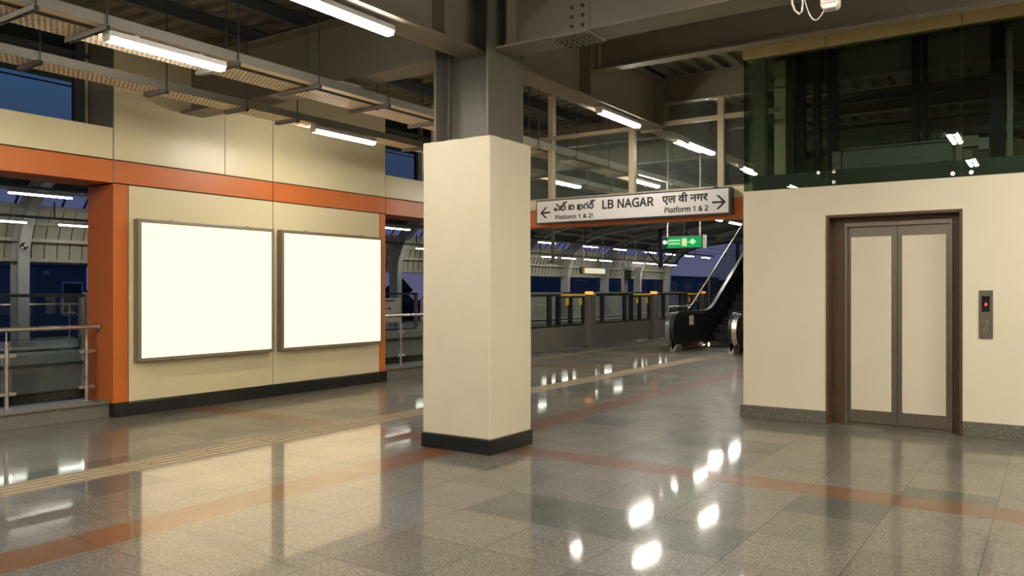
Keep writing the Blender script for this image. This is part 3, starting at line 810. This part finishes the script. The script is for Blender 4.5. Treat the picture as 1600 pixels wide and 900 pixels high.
# ------------------------------------------------------------------ ceiling speaker, top right
sp = thing('wall_speaker', 'white speaker with trailing cable hung at the top right of the picture', 'speaker', (-1.40, 6.28, 3.56))
q = MB(); q.extr([(-1.445, 3.60), (-1.425, 3.575), (-1.335, 3.575), (-1.318, 3.60), (-1.318, 3.74), (-1.445, 3.74)], 'y', 6.21, 6.31)
q.build('cabinet', M['white_plastic'], sp, bevel=.012, seg=3)
MB().box(-1.432, -1.335, 6.203, 6.211, 3.61, 3.735).build('grille', M['grille'], sp, bevel=.004)
q = MB(); q.box(-1.40, -1.36, 6.27, 6.31, 3.735, 3.752); q.build('mount', M['white_plastic'], sp)
q = MB()
pts = [(-1.425, 6.25, 3.578)]
for i in range(1, 13):
    t = i / 12; pts.append((-1.425 - .165 * t, 6.25, 3.578 - .075 * math.sin(math.pi * min(1, t * 1.05)) * (1.15 - .3 * t) + .21 * t ** 3))
q.tube(pts, .004, 6); q.build('cable', M['white_plastic'], sp)
q = MB(); q.tube([(-1.66, 6.25, 3.745), (-1.655, 6.25, 3.67), (-1.635, 6.25, 3.615), (-1.605, 6.25, 3.585), (-1.585, 6.25, 3.60), (-1.58, 6.25, 3.66), (-1.58, 6.25, 3.745)], .008, 8)
q.build('conduit', M['copper'], sp, smo=True)

# ------------------------------------------------------------------ platform screen gates on the near platform
PX = -10.35
def pane_frame(q, y0, y1, z0, z1, x0, x1, t=.035, m=0):
    q.box(x0, x1, y0, y0 + t, z0, z1, m); q.box(x0, x1, y1 - t, y1, z0, z1, m)
    q.box(x0, x1, y0 + t, y1 - t, z0, z0 + t, m); q.box(x0, x1, y0 + t, y1 - t, z1 - t, z1, m)
def fixed_screen(y0):
    r = thing('fixed_screen', 'screen', 'platform screen', (PX, y0, 0))
    Y1 = y0 + 2.44
    for (a, b) in ((y0, y0 + .52), (y0 + .52, y0 + 1.92), (y0 + 1.92, Y1)):
        MB().box(PX - .12, PX + .05, a + .006, b - .006, .02, .58).build('lower_panel', M['psd_panel'], r, bevel=.004)
        q = MB(); pane_frame(q, a + .01, b - .01, .58, 1.41, PX - .05, PX + .03, .05); fr = q.build('window_frame', M['psd_frame'], r)
        MB().box(PX - .015, PX - .005, a + .06, b - .06, .63, 1.36).build('glass', M['glass'], fr)
    MB().box(PX - .12, PX + .06, y0, Y1, 1.41, 1.455).build('top_rail', M['psd_panel'], r, bevel=.004)
    return r
def sliding_gate(y0, flip):
    r = thing('sliding_gate', 'gate', 'platform gate', (PX, y0, 0))
    Y1 = y0 + .70
    MB().box(PX - .16, PX - .06, y0 + .008, Y1 - .008, .03, .58).build('lower_panel', M['psd_panel'], r, bevel=.004)
    q = MB(); pane_frame(q, y0 + .01, Y1 - .01, .58, 1.36, PX - .15, PX - .07, .05); fr = q.build('window_frame', M['psd_frame'], r)
    MB().box(PX - .115, PX - .105, y0 + .06, Y1 - .06, .63, 1.31).build('glass', M['glass'], fr)
    MB().box(PX - .16, PX - .055, y0 + .005, Y1 - .005, 1.36, 1.41).build('yellow_strip', M['yellow'], r)['label'] = 'yellow top strip'
    yy = y0 + .10 if flip else Y1 - .26
    MB().box(PX - .104, PX - .10, yy, yy + .16, 1.12, 1.33).build('sticker', M['yellow'], r)
    return r
def gate_post(y0):
    r = thing('gate_post', 'post', 'gate post', (PX, y0, 0))
    MB().box(PX - .14, PX + .08, y0, y0 + .34, 0, 1.40).build('casing', M['psd_panel'], r, bevel=.012)
    q = MB(); q.box(PX - .10, PX + .04, y0 + .05, y0 + .29, 1.40, 1.475); q.build('beacon', M['amber'], r, bevel=.02)['label'] = 'amber lit beacon'
    return r
fs0 = sg0 = gp0 = None
PER = 4.19
base = 18.92
cnt = 0
for kk in range(-1, 5):
    yp = base + kk * PER
    n_ = kk + 1
    tail = {0: 'hidden behind the column', 1: 'nearest the column', 2: 'just left of the escalator', 3: 'behind the escalator glass', 4: 'far behind the escalator', 5: 'farthest behind the escalator'}[n_]
    gp_ = gate_post(yp) if gp0 is None else dup(gp0, (PX, yp, 0)); gp0 = gp0 or gp_
    gp_['label'] = 'steel gate post with amber beacon, ' + tail
    fs_ = fixed_screen(yp + .35) if fs0 is None else dup(fs0, (PX, yp + .35, 0)); fs0 = fs0 or fs_
    fs_['label'] = 'fixed glass platform screen ' + {0: 'partly hidden by the right edge of the column', 1: 'between the two amber beacon posts', 2: 'beside the escalator entry', 3: 'far behind the escalator glass', 4: 'hidden far behind the escalator', 5: 'farthest, hidden by the escalator'}[n_]
    for h in (0, 1):
        yy = yp - 1.40 + h * .70
        if sg0 is None:
            s_ = sg0 = sliding_gate(yy, h)
        else: s_ = dup(sg0, (PX, yy, 0))
        s_['label'] = ('left' if h == 0 else 'right') + ' yellow-topped sliding gate leaf ' + {0: 'hidden behind the column', 1: 'next to the first amber beacon right of the column', 2: 'next to the amber beacon beside the escalator', 3: 'seen through the escalator glass', 4: 'far behind the escalator', 5: 'farthest behind the escalator'}[n_]

# ------------------------------------------------------------------ escalator and its side guard
es = thing('escalator', 'black escalator climbing behind the cream lift wall', 'escalator', (-7.05, 19.5, 0))
SL = math.tan(R(30))
TOPY = 28.5
def rake(y, z_flat, y_bend, r=1.6):
    """height of a line that is flat, bends and climbs at 30 degrees"""
    y1 = y_bend - r * math.tan(R(15)); y2 = y1 + r * math.sin(R(30))
    if y <= y1: return z_flat
    if y <= y2: return z_flat + r - math.sqrt(max(0, r * r - (y - y1) ** 2))
    return z_flat + r * (1 - math.cos(R(30))) + (y - y2) * SL
ys = [18.95 + i * .12 for i in range(int((TOPY - 18.95) / .12))]
HZ, YB, SK = .955, 21.12, .09
for side, X in ((-1, -7.78), (1, -6.33)):
    sgn = -side
    # newel arc + handrail path
    path = [(18.95 + .43 * math.cos(R(a)), .525 + .43 * math.sin(R(a))) for a in range(-85, -269, -12)][::1]
    arc = [(18.93 - .43 * math.sin(R(a)), .525 - .43 * math.cos(R(a))) for a in range(10, 181, 10)]
    hp = arc + [(y, rake(y, HZ, YB)) for y in ys]
    q = MB(); q.strip(hp, 'x', X - .045, X + .045, .05); q.build('handrail', M['black_rubber'], es)
    q = MB(); ip = [(18.93 - .385 * math.sin(R(a)), .525 - .385 * math.cos(R(a))) for a in range(10, 181, 10)] + [(y, rake(y, HZ, YB) - .045) for y in ys]
    q.strip(ip, 'x', X - .028, X + .028, .02); q.build('handrail_guide', M['chrome'], es)
    # balustrade panel, from skirt line to handrail
    q = MB(); bp_ = ip
    low = [(y, rake(y, .06, YB - .15)) for y in ys]
    poly_top = [(18.93 - .37 * math.sin(R(a)), .525 - .37 * math.cos(R(a))) for a in range(60, 181, 10)]
    tp = poly_top + [(y, rake(y, HZ, YB) - .055) for y in ys]
    def lowz(y): return max(.06, rake(y, .06, YB - .15))
    for (a, b) in zip(tp[:-1], tp[1:]):
        la, lb = (min(lowz(a[0]), a[1] - .02)), (min(lowz(b[0]), b[1] - .02))
        if abs(b[0] - a[0]) < 1e-4: continue
        q.extr([(a[0], la), (b[0], lb), b, a], 'x', X - .012, X + .012)
    q.build('balustrade_panel', M['black_panel'], es)
    # inner skirt trim line and skirt
    tl = [(18.75, .05)] + [(y, rake(y, .06, YB - .15)) for y in ys]
    q = MB(); q.strip(tl, 'x', X + sgn * .02 - .02, X + sgn * .02 + .02, .035); q.build('skirt_trim', M['chrome'], es)
    q = MB()
    for a, b in zip(ys[:-1], ys[1:]):
        q.extr([(a, rake(a, -.02, YB - .15) - .30), (b, rake(b, -.02, YB - .15) - .30), (b, rake(b, .05, YB - .15)), (a, rake(a, .05, YB - .15))], 'x', X - .10, X + .03)
    q.build('skirt', M['black_panel'], es)
    # bronze newel base
    q = MB(); q.extr([(18.55, 0), (19.0, 0), (19.0, .16), (18.70, .16), (18.58, .10)], 'x', X - .07, X + .07); q.build('newel_base', M['bronze_alu'], es, bevel=.01)
    # outer bright newel face
    q = MB(); npth = [(18.90 - .42 * math.sin(R(a)), .525 - .42 * math.cos(R(a))) for a in range(20, 171, 10)]
    q.strip(npth, 'x', min(X + side * .05, X + side * .16), max(X + side * .05, X + side * .16), .03); q.build('newel_band', M['chrome'], es)
    # outer truss cladding
    q = MB()
    for a, b in zip(ys[4::4][:-1], ys[4::4][1:]):
        q.extr([(a, max(0, rake(a, 0, YB + .1) - .75)), (b, max(0, rake(b, 0, YB + .1) - .75)), (b, rake(b, .08, YB - .15)), (a, rake(a, .08, YB - .15))], 'x', X + side * .10 - .02, X + side * .10 + .02)
    q.build('truss_cladding', M['black_panel'], es)
    if side == -1:
        MB().box(X + .012, X + .015, 19.62, 19.92, .62, .86).build('sticker', M['sticker'], es)
# steps
y = 20.55; z = 0.0
MB().box(-7.72, -6.39, 19.3, 20.55, .001, .012).build('comb_plate', M['step'], es)
for i in range(24):
    z1 = rake(y + .36, -.03, YB - .15)
    q = MB(); q.box(-7.70, -6.41, y, y + .40, z1 - .24, z1)
    for k_ in range(22): q.box(-7.69 + k_ * .058, -7.69 + k_ * .058 + .03, y + .0, y + .40, z1, z1 + .008)
    q.build('step', M['step'], es)
    y += .36
MB().cyl((-7.68, 20.75, .07), (-7.66, 20.75, .07), .05, 14).build('entry_lamp', M['amber_soft'], es)

gd = thing('side_guard', 'glass side guard with bright rail along the outside of the escalator', 'guard rail', (-8.1, 19.1, 0))
GX = -8.12
gpath = [(19.12, 1.085)] + [(y, rake(y, 1.085, 20.65, .5)) for y in [19.4 + .2 * i for i in range(42)]]
q = MB(); q.tube([(GX, a, b) for a, b in gpath], .024, 10); q.build('rail', M['stainless_rail'], gd, smo=True)
q = MB(); q.cyl((GX, 19.12, .12), (GX, 19.12, 1.085), .022, 12); q.build('post', M['stainless_rail'], gd, smo=True)
for yy in (22.0, 23.6, 25.2, 26.8):
    q = MB(); q.cyl((GX, yy, rake(yy, .1, 20.9)), (GX, yy, rake(yy, 1.085, 20.65, .5)), .016, 10); q.build('post', M['stainless_rail'], gd, smo=True)
q = MB()
for (a, b) in zip(gpath[:-1], gpath[1:]):
    q.extr([(a[0], max(.13, rake(a[0], .2, 21.0))), (b[0], max(.13, rake(b[0], .2, 21.0))), (b[0], b[1] - .04), (a[0], a[1] - .04)], 'x', GX - .005, GX + .005)
q.build('glass_panel', M['glass_rail'], gd)
MB().box(GX - .17, GX + .17, 18.85, 19.42, 0, .13).build('footing', M['grey_granite'], gd, bevel=.006)

# ------------------------------------------------------------------ far canopy, ribs, cladding
PROF = [(-22.6, 0), (-22.6, 2.2), (-22.45, 3.0), (-22.02, 3.75), (-21.2, 4.30), (-20.0, 4.62), (-18.7, 4.80), (-17.5, 4.88)]
def smoothp(p, k_=4):
    out = []
    for i in range(len(p) - 1):
        p0 = p[max(0, i - 1)]; p1 = p[i]; p2 = p[i + 1]; p3 = p[min(len(p) - 1, i + 2)]
        for j_ in range(k_):
            t = j_ / k_
            out.append(tuple(.5 * ((2 * p1[d]) + (-p0[d] + p2[d]) * t + (2 * p0[d] - 5 * p1[d] + 4 * p2[d] - p3[d]) * t * t + (-p0[d] + 3 * p1[d] - 3 * p2[d] + p3[d]) * t ** 3) for d in (0, 1)))
    out.append(p[-1]); return out
SP = smoothp(PROF)
def offp(path, d):
    o = []
    for i in range(len(path)):
        a = Vector(path[max(0, i - 1)]); b = Vector(path[min(len(path) - 1, i + 1)]); t = (b - a).normalized()
        o.append(tuple(Vector(path[i]) + Vector((-t.y, t.x)) * d * (1 - .6 * max(0, i / (len(path) - 1) - .4) / .6)))
    return o
def rib(y, label):
    r = thing('roof_rib', label, 'roof rib', (-22.6, y, 0), 'curved ribs of the far canopy')
    inn, outp = SP, offp(SP, .42)
    q = MB(); q.strip(inn, 'y', y - .14, y + .14, .03); q.strip(outp, 'y', y - .14, y + .14, .03); q.build('flange', M['rib'], r)
    q = MB()
    for i in range(len(inn) - 1): q.extr([inn[i], inn[i + 1], outp[i + 1], outp[i]], 'y', y - .012, y + .012)
    q.build('web', M['rib'], r)
    return r
YR = [10.45, 25.15, 34.75, 39.2, 43.9, 48.6, 53.4]
RL = ['seen through the left opening, with a round sticker', 'seen between the orange pilaster and the column', 'at the right edge of the column', 'next right from the column, above the first amber beacon',
      'right of the lit hanging sign, third from the column', 'left of the second amber beacon, fourth from the column', 'farthest right, against the dusk sky']
ribs = []
for y, t in zip(YR, RL): ribs.append(rib(y, 'far canopy rib ' + t))
q = MB(); q.cyl((-22.44, 10.37, 2.66), (-22.42, 10.37, 2.66), .10, 18); q.build('round_sticker', M['black_paint'], ribs[0])
q = MB(); q.cyl((-22.419, 10.41, 2.69), (-22.416, 10.41, 2.69), .042, 12); q.cyl((-22.419, 10.33, 2.62), (-22.416, 10.33, 2.62), .03, 12); q.build('round_sticker', M['white_sign'], ribs[0])
for y in (5.6, 15.3, 20.1, 29.9): rib(y, 'pale curved canopy rib on the far platform, hidden behind the wall or column')

OUT = offp(SP, .46)
cn = sroot('roof_far_canopy', (-20, 30, 3))
def seg(z0, z1):
    return [p for p in OUT if z0 - 1e-6 <= p[1] <= z1 + 1e-6]
def cutp(z0, z1):
    """part of the canopy outline between two heights"""
    o = []
    for a, b in zip(OUT[:-1], OUT[1:]):
        if b[1] < z0 or a[1] > z1: continue
        def at(z): t = (z - a[1]) / (b[1] - a[1]) if b[1] != a[1] else 0; return (a[0] + (b[0] - a[0]) * t, z)
        p_ = at(z0) if a[1] < z0 else a; q_ = at(z1) if b[1] > z1 else b
        if not o: o.append(p_)
        o.append(q_)
    return o
lowc = cutp(2.25, 3.74); topc = cutp(4.12, 9)
YA, YZ = 3.0, 53.5
q = MB(); q.strip(lowc, 'y', YA, YZ, .03)
yy = YA
while yy < YZ:
    q.strip(offp(lowc, -.03), 'y', yy, yy + .02, .035, 1); yy += .34
q.build('side_cladding', [M['cladding'], M['deck']], cn)
q = MB(); q.strip(topc, 'y', YA, YZ, .03)
q.build('roof_sheet', M['dark_steel'], cn)
VAULT = smoothp([(-17.5, 5.02), (-15.5, 5.38), (-13, 5.62), (-10, 5.68), (-6.5, 5.60), (-4.2, 5.45)])
q = MB(); q.strip(VAULT, 'y', 21.0, YZ, .03); q.build('vault_sheet', M['deck'], cn)
for yv in YR[2:]:
    q = MB(); q.strip(offp(VAULT, -.18), 'y', yv - .1, yv + .1, .30); q.build('vault_rib', M['rib'], cn)
struct(MB().box(-4.6, -4.4, 18.7, 60, 0, 6.0).build('wall_reflector', M['cream_wall']))  # unseen wall added so the gate glass mirrors pale grey
q = MB()
for z in (2.32, 2.85, 3.30, 3.72, 4.13, 4.5, 4.75):
    c_ = cutp(z, z + .2)
    if c_: q.box(c_[0][0] + .04, c_[0][0] + .16, YA, YZ, z - .04, z + .05)
q.build('purlins', M['cladding'], cn)
q = MB()
yy = YA
while yy < YZ:
    w_ = cutp(3.74, 4.12); q.strip(w_, 'y', yy, yy + .05, .04); yy += .6
q.build('clerestory_bars', M['dark_steel'], cn)
q = MB(); q.strip(offp(SP[9:], .2), 'y', YZ - .1, YZ + .25, .5); q.build('end_fascia', M['dark_steel'], cn)

# far tube lights in two rows, each row on a carrier rail
for nm, X, z, a, b in (('upper', -19.2, 3.74, 4, 53), ('lower', -21.8, 3.30, 4, 53)):
    q = MB(); q.box(X - .05, X + .05, a, b, z + .06, z + .12)
    r_ = thing('light_rail', 'dark carrier rail of the %s row of tube lights over the far platform' % nm, 'light rail', (X, 28, z))
    q.build('channel', M['dark_steel'], r_)
    for y in [6 + 4.82 * i for i in range(10)]:
        zt = 4.70 if nm == 'upper' else 3.82
        MB().box(X - .015, X + .015, y, y + .03, z + .12, zt).build('drop_rod', M['dark_steel'], r_)
farb = batten(1.4, .12, 'tube_light', False, True, 'tube_far')
UP = [(9.25, 1.25), (21.2, 1.15), (31.3, 1.5), (35.45, 1.35), (38.75, 1.6), (42.6, 1.4), (45.5, 1.4), (48.5, 1.35), (51.4, 1.35)]
LO = [(9.45, 1.4), (11.65, 1.4), (26.0, 1.3), (35.8, 1.25), (37.8, 1.25), (40.2, 1.6), (42.1, 1.2), (46.55, 1.25), (48.5, 1.2), (50.2, 1.2), (51.9, 1.2)]
fu = ['seen through the left opening', 'seen between the orange pilaster and the column', 'first to the right of the column', 'second to the right of the column', 'third to the right of the column', 'fourth to the right of the column',
      'fifth to the right of the column', 'sixth to the right of the column', 'seventh to the right of the column']
fl_ = ['at the left edge of the picture', 'left of the orange pilaster', 'seen just left of the column', 'first to the right of the column', 'second to the right of the column', 'third to the right of the column',
       'fourth to the right of the column', 'fifth to the right of the column', 'sixth to the right of the column', 'seventh to the right of the column', 'eighth to the right of the column']
first = True
for lst, X, z, nm, tails in ((UP, -19.2, 3.65, 'upper', fu), (LO, -21.8, 3.215, 'lower', fl_)):
    for (y, L), t in zip(lst, tails):
        o = farb if first else dup(farb, (X, y, z)); first = False
        o.location = (X, y, z); o['label'] = 'far tube light of %s row, %s' % (nm, t); o['group'] = 'tube lights of the far platform'
for y in (31.6, 36.0, 40.4, 44.8, 49.2):  # added lamps out of view, brightening the near platform and its gates
    dup(farb, (-9.4, y, 5.45), 'unseen tube light added under the near vault to light the platform', group='unseen tube lights added under the near vault')
for (y, t) in ((23.8, 'small far tube light below the right end of the white sign'), (25.6, 'far tube light just below the orange beam beside the lift wall')):
    dup(near, (-8.6, y, 3.648), t)
tray(-8.67, -8.53, 3.75, .06, 22, 27, 'short trunking carrying the two tube lights beside the lift wall', (M['galv'], M['galv']), True)
for i, y in enumerate((22.6, 24.6, 26.4)):
    tag(MB().cyl((-8.6, y, 3.752), (-8.6, y, 4.58), .012, 8).build('drop_rod', M['rod'], loc=(-8.6, y, 3.75)), 'thin rod holding the short trunking beside the lift wall', 'rod', 'rods of the short trunking')

# ------------------------------------------------------------------ far platform barriers, railing, board, signs, post
def barrier(y0, y1, label):
    X = -20.75
    r = thing('glass_barrier', label, 'glass barrier', (X, y1, 0))
    MB().box(X - .06, X + .06, y0, y1, 1.34, 1.42).build('top_rail', M['dark_steel'], r, bevel=.01)
    q = MB(); q.box(X - .06, X + .06, y1 - .12, y1, 0, 1.34); q.build('end_post', M['bronze_alu'], r)
    MB().box(X - .05, X + .05, y0, y1, 0, .06).build('bottom_rail', M['dark_steel'], r)
    for k_ in range(int((y1 - y0) / 1.9)):
        MB().box(X - .006, X + .006, y1 - .14 - (k_ + 1) * 1.9 + .02, y1 - .14 - k_ * 1.9, .06, 1.34).build('glass', M['glass'], r)
barrier(4.0, 11.05, 'dark-framed glass barrier on the far platform edge, seen through the left opening')
barrier(17.0, 24.1, 'dark-framed glass barrier on the far platform edge, seen left of the column')
barrier(11.5, 16.5, 'dark-framed glass barrier on the far platform edge, hidden behind the light boxes')
q = MB(); q.box(-20.9, -20.7, 11.10, 11.25, 0, 1.45)
tag(q.build('bollard', M['far_concrete'], loc=(-20.8, 11.17, 0)), 'short pale post beside the end of the left glass barrier', 'post')
barrier(26.0, 60.0, 'long glass barrier on the far platform edge behind the near gates')
r = thing('handrail_fence', 'bright thin handrail at the back of the far platform, left opening', 'handrail', (-23.5, 9, 0))
MB().cyl((-23.5, 3, 1.115), (-23.5, 14, 1.115), .028, 10).build('rail', M['stainless_rail'], r)
for y in (4.4, 6.5, 8.6, 10.66, 12.1, 13.8):
    q = MB(); q.cyl((-23.5, y, 0), (-23.5, y, 1.1), .022, 8); q.box(-23.52, -23.48, y - .16, y + .16, .85, .88); q.build('post', M['stainless_rail'], r)
r = thing('notice_board', 'cream notice board behind the glass, left of the column', 'notice board', (-20.55, 22.2, .3))
MB().box(-20.52, -20.47, 21.4, 22.84, .30, 1.22).build('board', M['board'], r, bevel=.004)
for a, b, za, zb in ((21.9, 22.5, 1.10, 1.15),): MB().box(-20.469, -20.465, a, b, za, zb).build('printed_line', M['black_paint'], r)
q = MB(); q.cyl((-20.469, 22.25, .83), (-20.463, 22.25, .83), .055, 14); q.box(-20.469, -20.464, 21.9, 22.25, .815, .84); q.build('printed_mark', M['black_paint'], r)
for y in (21.6, 22.6): MB().cyl((-20.5, y, 0), (-20.5, y, .32), .02, 8).build('leg', M['dark_steel'], r)
r = thing('hanging_sign', 'lit cream and yellow hanging sign over the far platform', 'sign', (-20, 37.2, 2.34))
MB().box(-20.06, -19.95, 35.9, 38.5, 2.34, 2.70).build('case', M['dark_steel'], r)
MB().box(-19.949, -19.945, 36.2, 38.46, 2.38, 2.66).build('lit_face', em('lit_cream_face', (.80, .74, .52), 1.0), r)
MB().box(-19.949, -19.945, 35.94, 36.2, 2.38, 2.66).build('yellow_end', M['yellow'], r)
for y in (36.2, 38.3): MB().cyl((-20, y, 2.7), (-20, y, 4.62), .03, 8).build('hanger', M['rib'], r)
r = thing('clock_box', 'small lit box hung above the far platform, right of the hanging sign', 'lit box', (-20, 42, 2.9))
MB().box(-20.06, -19.95, 41.6, 43.1, 2.85, 3.05).build('case', M['white_sign'], r)
MB().cyl((-20, 42.3, 3.05), (-20, 42.3, 4.62), .03, 8).build('hanger', M['rib'], r)
r = thing('signal_post', 'pale post with a black signal box, behind the platform gates', 'post', (-20.5, 41.9, 0))
MB().box(-20.6, -20.4, 41.7, 42.15, 0, 3.1).build('pole', M['rib'], r)
MB().box(-20.38, -20.2, 41.65, 42.2, 2.15, 2.68).build('signal_box', M['psd_frame'], r)
r = thing('hung_mast', 'slim pale drop post hanging over the tracks, right of the column', 'post', (-17.7, 29.36, 2.7))
MB().box(-17.76, -17.64, 29.3, 29.42, 2.75, 4.88).build('pole', M['rib'], r)
MB().box(-17.85, -17.55, 29.2, 29.5, 2.65, 2.76).build('foot', M['rib'], r)
# lattice mast in front of the dusk sky
r = thing('lattice_bracket', 'dark bracket mast with stays hanging above the far platform, under the green sign', 'mast', (-18, 42, 3))
MB().box(-18.08, -17.92, 41.2, 41.36, 2.75, 4.86).build('pole', M['dark_steel'], r)
q = MB()
for s in (-1, 1): q.cyl((-18, 41.28 + s * 2.0, 3.7), (-18, 41.28, 2.8), .04, 6)
q.build('stay', M['dark_steel'], r)

# overhead wires
for i, (x, z) in enumerate(((-13.0, 4.75), (-13.0, 5.2), (-18.4, 3.9), (-18.4, 4.2))):
    q = MB(); q.cyl((x, -12, z), (x, 95, z), .014, 6)
    tag(q.build('overhead_wire', M['wire'], loc=(x, 40, z)), 'thin dark overhead line above the %s track, %s of its pair' % ('near' if i < 2 else 'far', 'lower' if i % 2 == 0 else 'upper'), 'wire', 'overhead wires')
for i, y in enumerate((58, 66, 78)):
    r = thing('line_mast', 'dark line mast with cross arm against the dusk sky, %s behind the escalator' % ('nearest', 'middle', 'farthest')[i], 'mast', (-19.3, y, 0), 'line masts beyond the canopy')
    MB().box(-19.4, -19.2, y, y + .2, -1, 7.2).build('pole', M['dark_steel'], r)
    q = MB(); q.box(-19.3, -12.4, y + .06, y + .14, 6.2, 6.28); q.box(-19.3, -14, y + .06, y + .14, 4.9, 4.96); q.build('cross_arm', M['dark_steel'], r)

# ------------------------------------------------------------------ beyond the station
def building(x0, x1, y0, y1, h, mt, label, wins, name='apartment_building'):
    r = thing(name, label, 'building', ((x0 + x1) / 2, (y0 + y1) / 2, -8))
    MB().box(x0, x1, y0, y1, -8, h).build('wall', mt, r)
    MB().box(x0 - .1, x1 + .12, y0 - .1, y1 + .1, h, h + .25).build('parapet', mt, r)
    for (a, b, za, zb) in wins:
        fr = MB().box(x1, x1 + .06, a, b, za, zb).build('window', M['bld_b'], r)
        MB().box(x1 + .06, x1 + .08, a + .1, b - .1, za + .1, zb - .1).build('pane', M['bld_win'], fr)
building(-52, -42, 20.0, 22.5, 2.75, M['bld_a'], 'blue-grey building beyond the far platform, left opening', [(21.2, 22.3, .2, 1.95), (20.3, 20.6, 2.3, 2.5)])
building(-54, -43, 22.7, 26.5, 1.3, M['bld_b'], 'low pale building beside the orange pilaster, beyond the far platform', [(23.2, 24.6, -1, .6)])
building(-70, -50, 85, 140, 3.6, M['bld_a'], 'long dark building beyond the platform gates', [(88 + 6 * i, 91 + 6 * i, 1.5, 2.8) for i in range(8)])
building(-75, -56, 145, 175, 3.4, M['bld_a'], 'dark building under the dusk sky, left of the escalator', [(150, 154, 1.6, 2.6), (158, 162, 1.6, 2.6)])
# dark trees along the horizon
def blob_tree(x, y, h, w_, label):
    r = thing('tree', label, 'tree', (x, y, -8))
    MB().cyl((x, y, -8), (x, y, h - w_), .25, 8).build('trunk', M['tree'], r)
    q = MB(); rnd = random.Random(int(x * 7 + y))
    for _ in range(26):
        a = rnd.uniform(0, 6.28); e_ = rnd.uniform(-1, 1); rr = w_ * rnd.uniform(.3, 1)
        c = Vector((x + rr * math.cos(a) * math.sqrt(1 - e_ * e_), y + rr * math.sin(a) * math.sqrt(1 - e_ * e_), h - w_ + rr * e_))
        s = w_ * rnd.uniform(.22, .4)
        n_ = 6
        vs = [c + Vector((0, 0, s)), c - Vector((0, 0, s))] + [c + Vector((math.cos(t) * s, math.sin(t) * s, rnd.uniform(-.3, .3) * s)) for t in [6.28 * k_ / n_ for k_ in range(n_)]]
        q.add(vs, [(0, 2 + k_, 2 + (k_ + 1) % n_) for k_ in range(n_)] + [(1, 2 + (k_ + 1) % n_, 2 + k_) for k_ in range(n_)])
    q.build('crown', M['tree'], r)
blob_tree(-60, 27.0, 1.45, 2.6, 'dark tree on the horizon at the left edge of the picture')
blob_tree(-64, 36.5, 1.3, 1.9, 'low dark tree on the horizon, just left of the far canopy rib')
blob_tree(-48, 52, 2.6, 3.5, 'dark tree seen between the orange pilaster and the column')
blob_tree(-50, 62, 2.9, 3.3, 'dark tree at the left edge of the column, behind the canopy rib')
r = thing('street_lamp', 'glowing orange street lamp on the horizon, left opening', 'street lamp', (-70, 33, -8))
MB().cyl((-70, 34.0, -8), (-70, 34.0, 1.7), .12, 8).build('pole', M['dark_steel'], r)
q = MB(); q.cyl((-69.9, 34.0, 1.7), (-69.9, 34.0, 2.2), .32, 12); q.build('lamp', M['street'], r)
MB().box(-300, 300, -200, 400, -8.3, -8).build('ground', M['tree'])['kind'] = 'structure'
